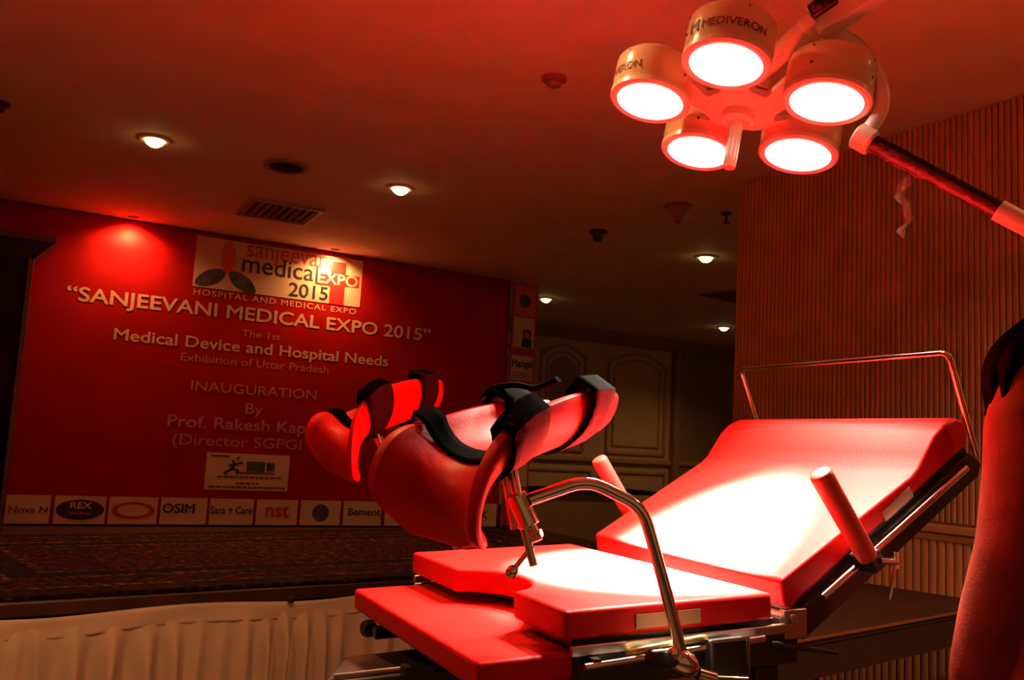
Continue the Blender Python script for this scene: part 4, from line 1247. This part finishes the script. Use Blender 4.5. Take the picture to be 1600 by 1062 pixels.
pel = sv(pp(0, 0, 0.84), (0.14, 0.10), True)
waist = chain(pel, [(pp(0, 0, 0.98), (0.115, 0.09))])
chest = chain(waist, [(pp(0, 0.0, 1.13), (0.125, 0.095))])
neckb = chain(chest, [(pp(0, 0.0, 1.27), (0.09, 0.07))])
neck = chain(neckb, [(pp(0, 0.015, 1.345), 0.05)])
head = chain(neck, [(pp(0, 0.03, 1.42), (0.072, 0.082)), (pp(0, 0.03, 1.50), (0.078, 0.09)), (pp(0, 0.025, 1.555), (0.05, 0.06))])
for s_ in (-1, 1):
    shd = chain(neckb, [(pp(0.155 * s_, 0, SHZ - 0.035), 0.052)])
    el = chain(shd, [(pp(0.178 * s_, -0.01, 1.10), 0.043), (pp(0.192 * s_, 0.0, 0.99), 0.038), (pp(0.204 * s_, 0.05, 0.86), 0.032), (pp(0.214 * s_, 0.095, 0.765), 0.024)])
    palm = chain(el, [(pp(0.224 * s_, 0.105, 0.735), (0.014, 0.030)), (pp(0.222 * s_, 0.115, 0.695), (0.013, 0.036))])
    for j, (o, L_) in enumerate(((-0.027, 0.058), (-0.009, 0.068), (0.009, 0.066), (0.027, 0.050))):
        chain(palm, [(pp(0.220 * s_, 0.115 + o, 0.672), 0.0085), (pp(0.214 * s_, 0.120 + o, 0.672 - L_ * 0.55), 0.0078), (pp(0.203 * s_, 0.124 + o, 0.672 - L_), 0.0068)])
    chain(el, [(pp(0.212 * s_, 0.138, 0.735), 0.011), (pp(0.205 * s_, 0.158, 0.705), 0.009), (pp(0.200 * s_, 0.165, 0.682), 0.0075)])
    hip = chain(pel, [(pp(0.085 * s_, 0, 0.75), 0.082), (pp(0.09 * s_, 0.01, 0.45), 0.055), (pp(0.09 * s_, -0.01, 0.27), 0.048), (pp(0.09 * s_, -0.015, 0.09), 0.034), (pp(0.092 * s_, 0.03, 0.045), 0.034), (pp(0.095 * s_, 0.12, 0.035), 0.03)])


def skinmod(o):
    m = o.modifiers.new('skin', 'SKIN'); m.use_smooth_shade = True
    s2 = o.modifiers.new('smooth', 'SUBSURF'); s2.levels = 1; s2.render_levels = 2


me = bpy.data.meshes.new('body'); bm.to_mesh(me); bm.free()
body = bpy.data.objects.new('body', me); COL.objects.link(body); body.parent = tp
me.transform(Matrix.Translation(-wloc(tp))); me.materials.append(M['skin']); skinmod(body)
# face: nose, ears, brows as small forms on the head (turned away from the camera)
bm = bmesh.new()
lathe(bm, [(0, 0.026), (0.007, 0.022), (0.013, 0.008), (0.016, -0.006), (0, -0.01)], pp(0, 0.105, 1.462), pp(0, 1, 0) - pp(0, 0, 0) + Vector((0, 0, -0.4)), 12)
obj('nose', bm, 'skin', body)
for s_ in (-1, 1):
    obj('ear', lathe(bmesh.new(), [(0, 0.008), (0.014, 0.006), (0.02, 0), (0.012, -0.008), (0, -0.01)], pp(0.080 * s_, 0.02, 1.465), pp(s_, -0.3, 0) - pp(0, 0, 0), 14), 'skin', body)
    obj('eye', lathe(bmesh.new(), [(0, 0.012), (0.008, 0.009), (0.012, 0.0), (0, -0.01)], pp(0.031 * s_, 0.098, 1.488), pp(0, 1, 0) - pp(0, 0, 0), 14), 'ink', body)
obj('mouth', lathe(bmesh.new(), [(0, 0.008), (0.010, 0.006), (0.020, 0.0), (0, -0.01)], pp(0, 0.104, 1.425), pp(0, 1, 0) - pp(0, 0, 0), 14), 'redprint', body)


def loft(bm, secs, n=28):
    """secs: (centre x, centre y, z, half width, half depth)"""
    R_ = []
    for cx, cy, z, a, b in secs:
        R_.append([bm.verts.new(pp(cx + a * math.copysign(abs(math.cos(2 * PI * k / n)) ** 0.85, math.cos(2 * PI * k / n)), cy + b * math.copysign(abs(math.sin(2 * PI * k / n)) ** 0.85, math.sin(2 * PI * k / n)), z)) for k in range(n)])
    for a, b in zip(R_, R_[1:]):
        for k in range(n): bm.faces.new((a[k], a[(k + 1) % n], b[(k + 1) % n], b[k]))
    bm.faces.new(R_[0][::-1]); bm.faces.new(R_[-1])


bm = bmesh.new()
loft(bm, [(0, 0, 0.50, 0.215, 0.175), (0, 0, 0.62, 0.205, 0.165), (0, 0, 0.84, 0.185, 0.145), (0, 0, 0.98, 0.165, 0.128), (0, 0, 1.12, 0.172, 0.130), (0, 0, 1.22, 0.178, 0.115), (0, 0, 1.27, 0.150, 0.095), (0, 0.005, 1.31, 0.098, 0.076), (0, 0.01, 1.345, 0.066, 0.064)])
for s_ in (-1, 1):
    tube(bm, [pp(0.10 * s_, 0, SHZ - 0.025), pp(0.158 * s_, 0, SHZ - 0.045), pp(0.178 * s_, -0.005, 1.17), pp(0.188 * s_, -0.01, 1.08), pp(0.198 * s_, 0.0, 0.98), pp(0.208 * s_, 0.045, 0.87), pp(0.208 * s_, 0.085, 0.785), pp(0.206 * s_, 0.105, 0.735)], [0.055, 0.066, 0.066, 0.063, 0.060, 0.056, 0.052, 0.048], 20)
obj('coat', bm, 'coat', tp, mods=(remesh(0.008, 10),))
bm = bmesh.new()
for s_ in (-1, 1):
    tube(bm, [pp(0.085 * s_, 0, 0.62), pp(0.09 * s_, 0.01, 0.45), pp(0.09 * s_, -0.01, 0.27), pp(0.09 * s_, -0.01, 0.075)], [0.098, 0.078, 0.066, 0.058], 20)
obj('trousers', bm, 'trouser', tp)
for s_ in (-1, 1):
    bm = bmesh.new(); tube(bm, [pp(0.092 * s_, -0.055, 0.042), pp(0.092 * s_, -0.03, 0.046), pp(0.093 * s_, 0.05, 0.044), pp(0.096 * s_, 0.13, 0.036), pp(0.097 * s_, 0.17, 0.030)], [0.030, 0.042, 0.044, 0.040, 0.022], 16, True)
    obj('shoe', bm, 'dark', tp)
# hair: cap plus long fall over the left shoulder
bm = bmesh.new()
lathe(bm, [(0, 0.115), (0.05, 0.105), (0.088, 0.07), (0.105, 0.01), (0.100, -0.05), (0.085, -0.10), (0, -0.10)], pp(0, -0.008, 1.485), (0, 0, 1), 28)
r4 = random.Random(2)
for k in range(18):
    u_ = k / 17; dy = 0.03 * math.sin(k * 2.3)
    path = [(-0.06 + 0.05 * u_, -0.03, 1.44), (-0.10 + 0.05 * u_, -0.02, 1.385), (-0.165 + 0.06 * u_, -0.01 + dy, 1.335), (-0.213 + 0.06 * u_, 0.0 + dy, 1.29), (-0.226 + 0.05 * u_, 0.01 + dy, 1.25), (-0.226 + 0.04 * u_, 0.01 + dy, 1.205), (-0.230 + 0.035 * u_, 0.01 + dy, 1.13 + 0.06 * r4.random())]
    pth = spline([pp(*q) for q in path], 4)
    tube(bm, pth, [max(0.004, 0.018 * (1 - max(0.0, (i / (len(pth) - 1) - 0.45)) * 1.7)) for i in range(len(pth))], 10)
obj('hair', bm, 'hair', tp, mods=(remesh(0.004, 3),))
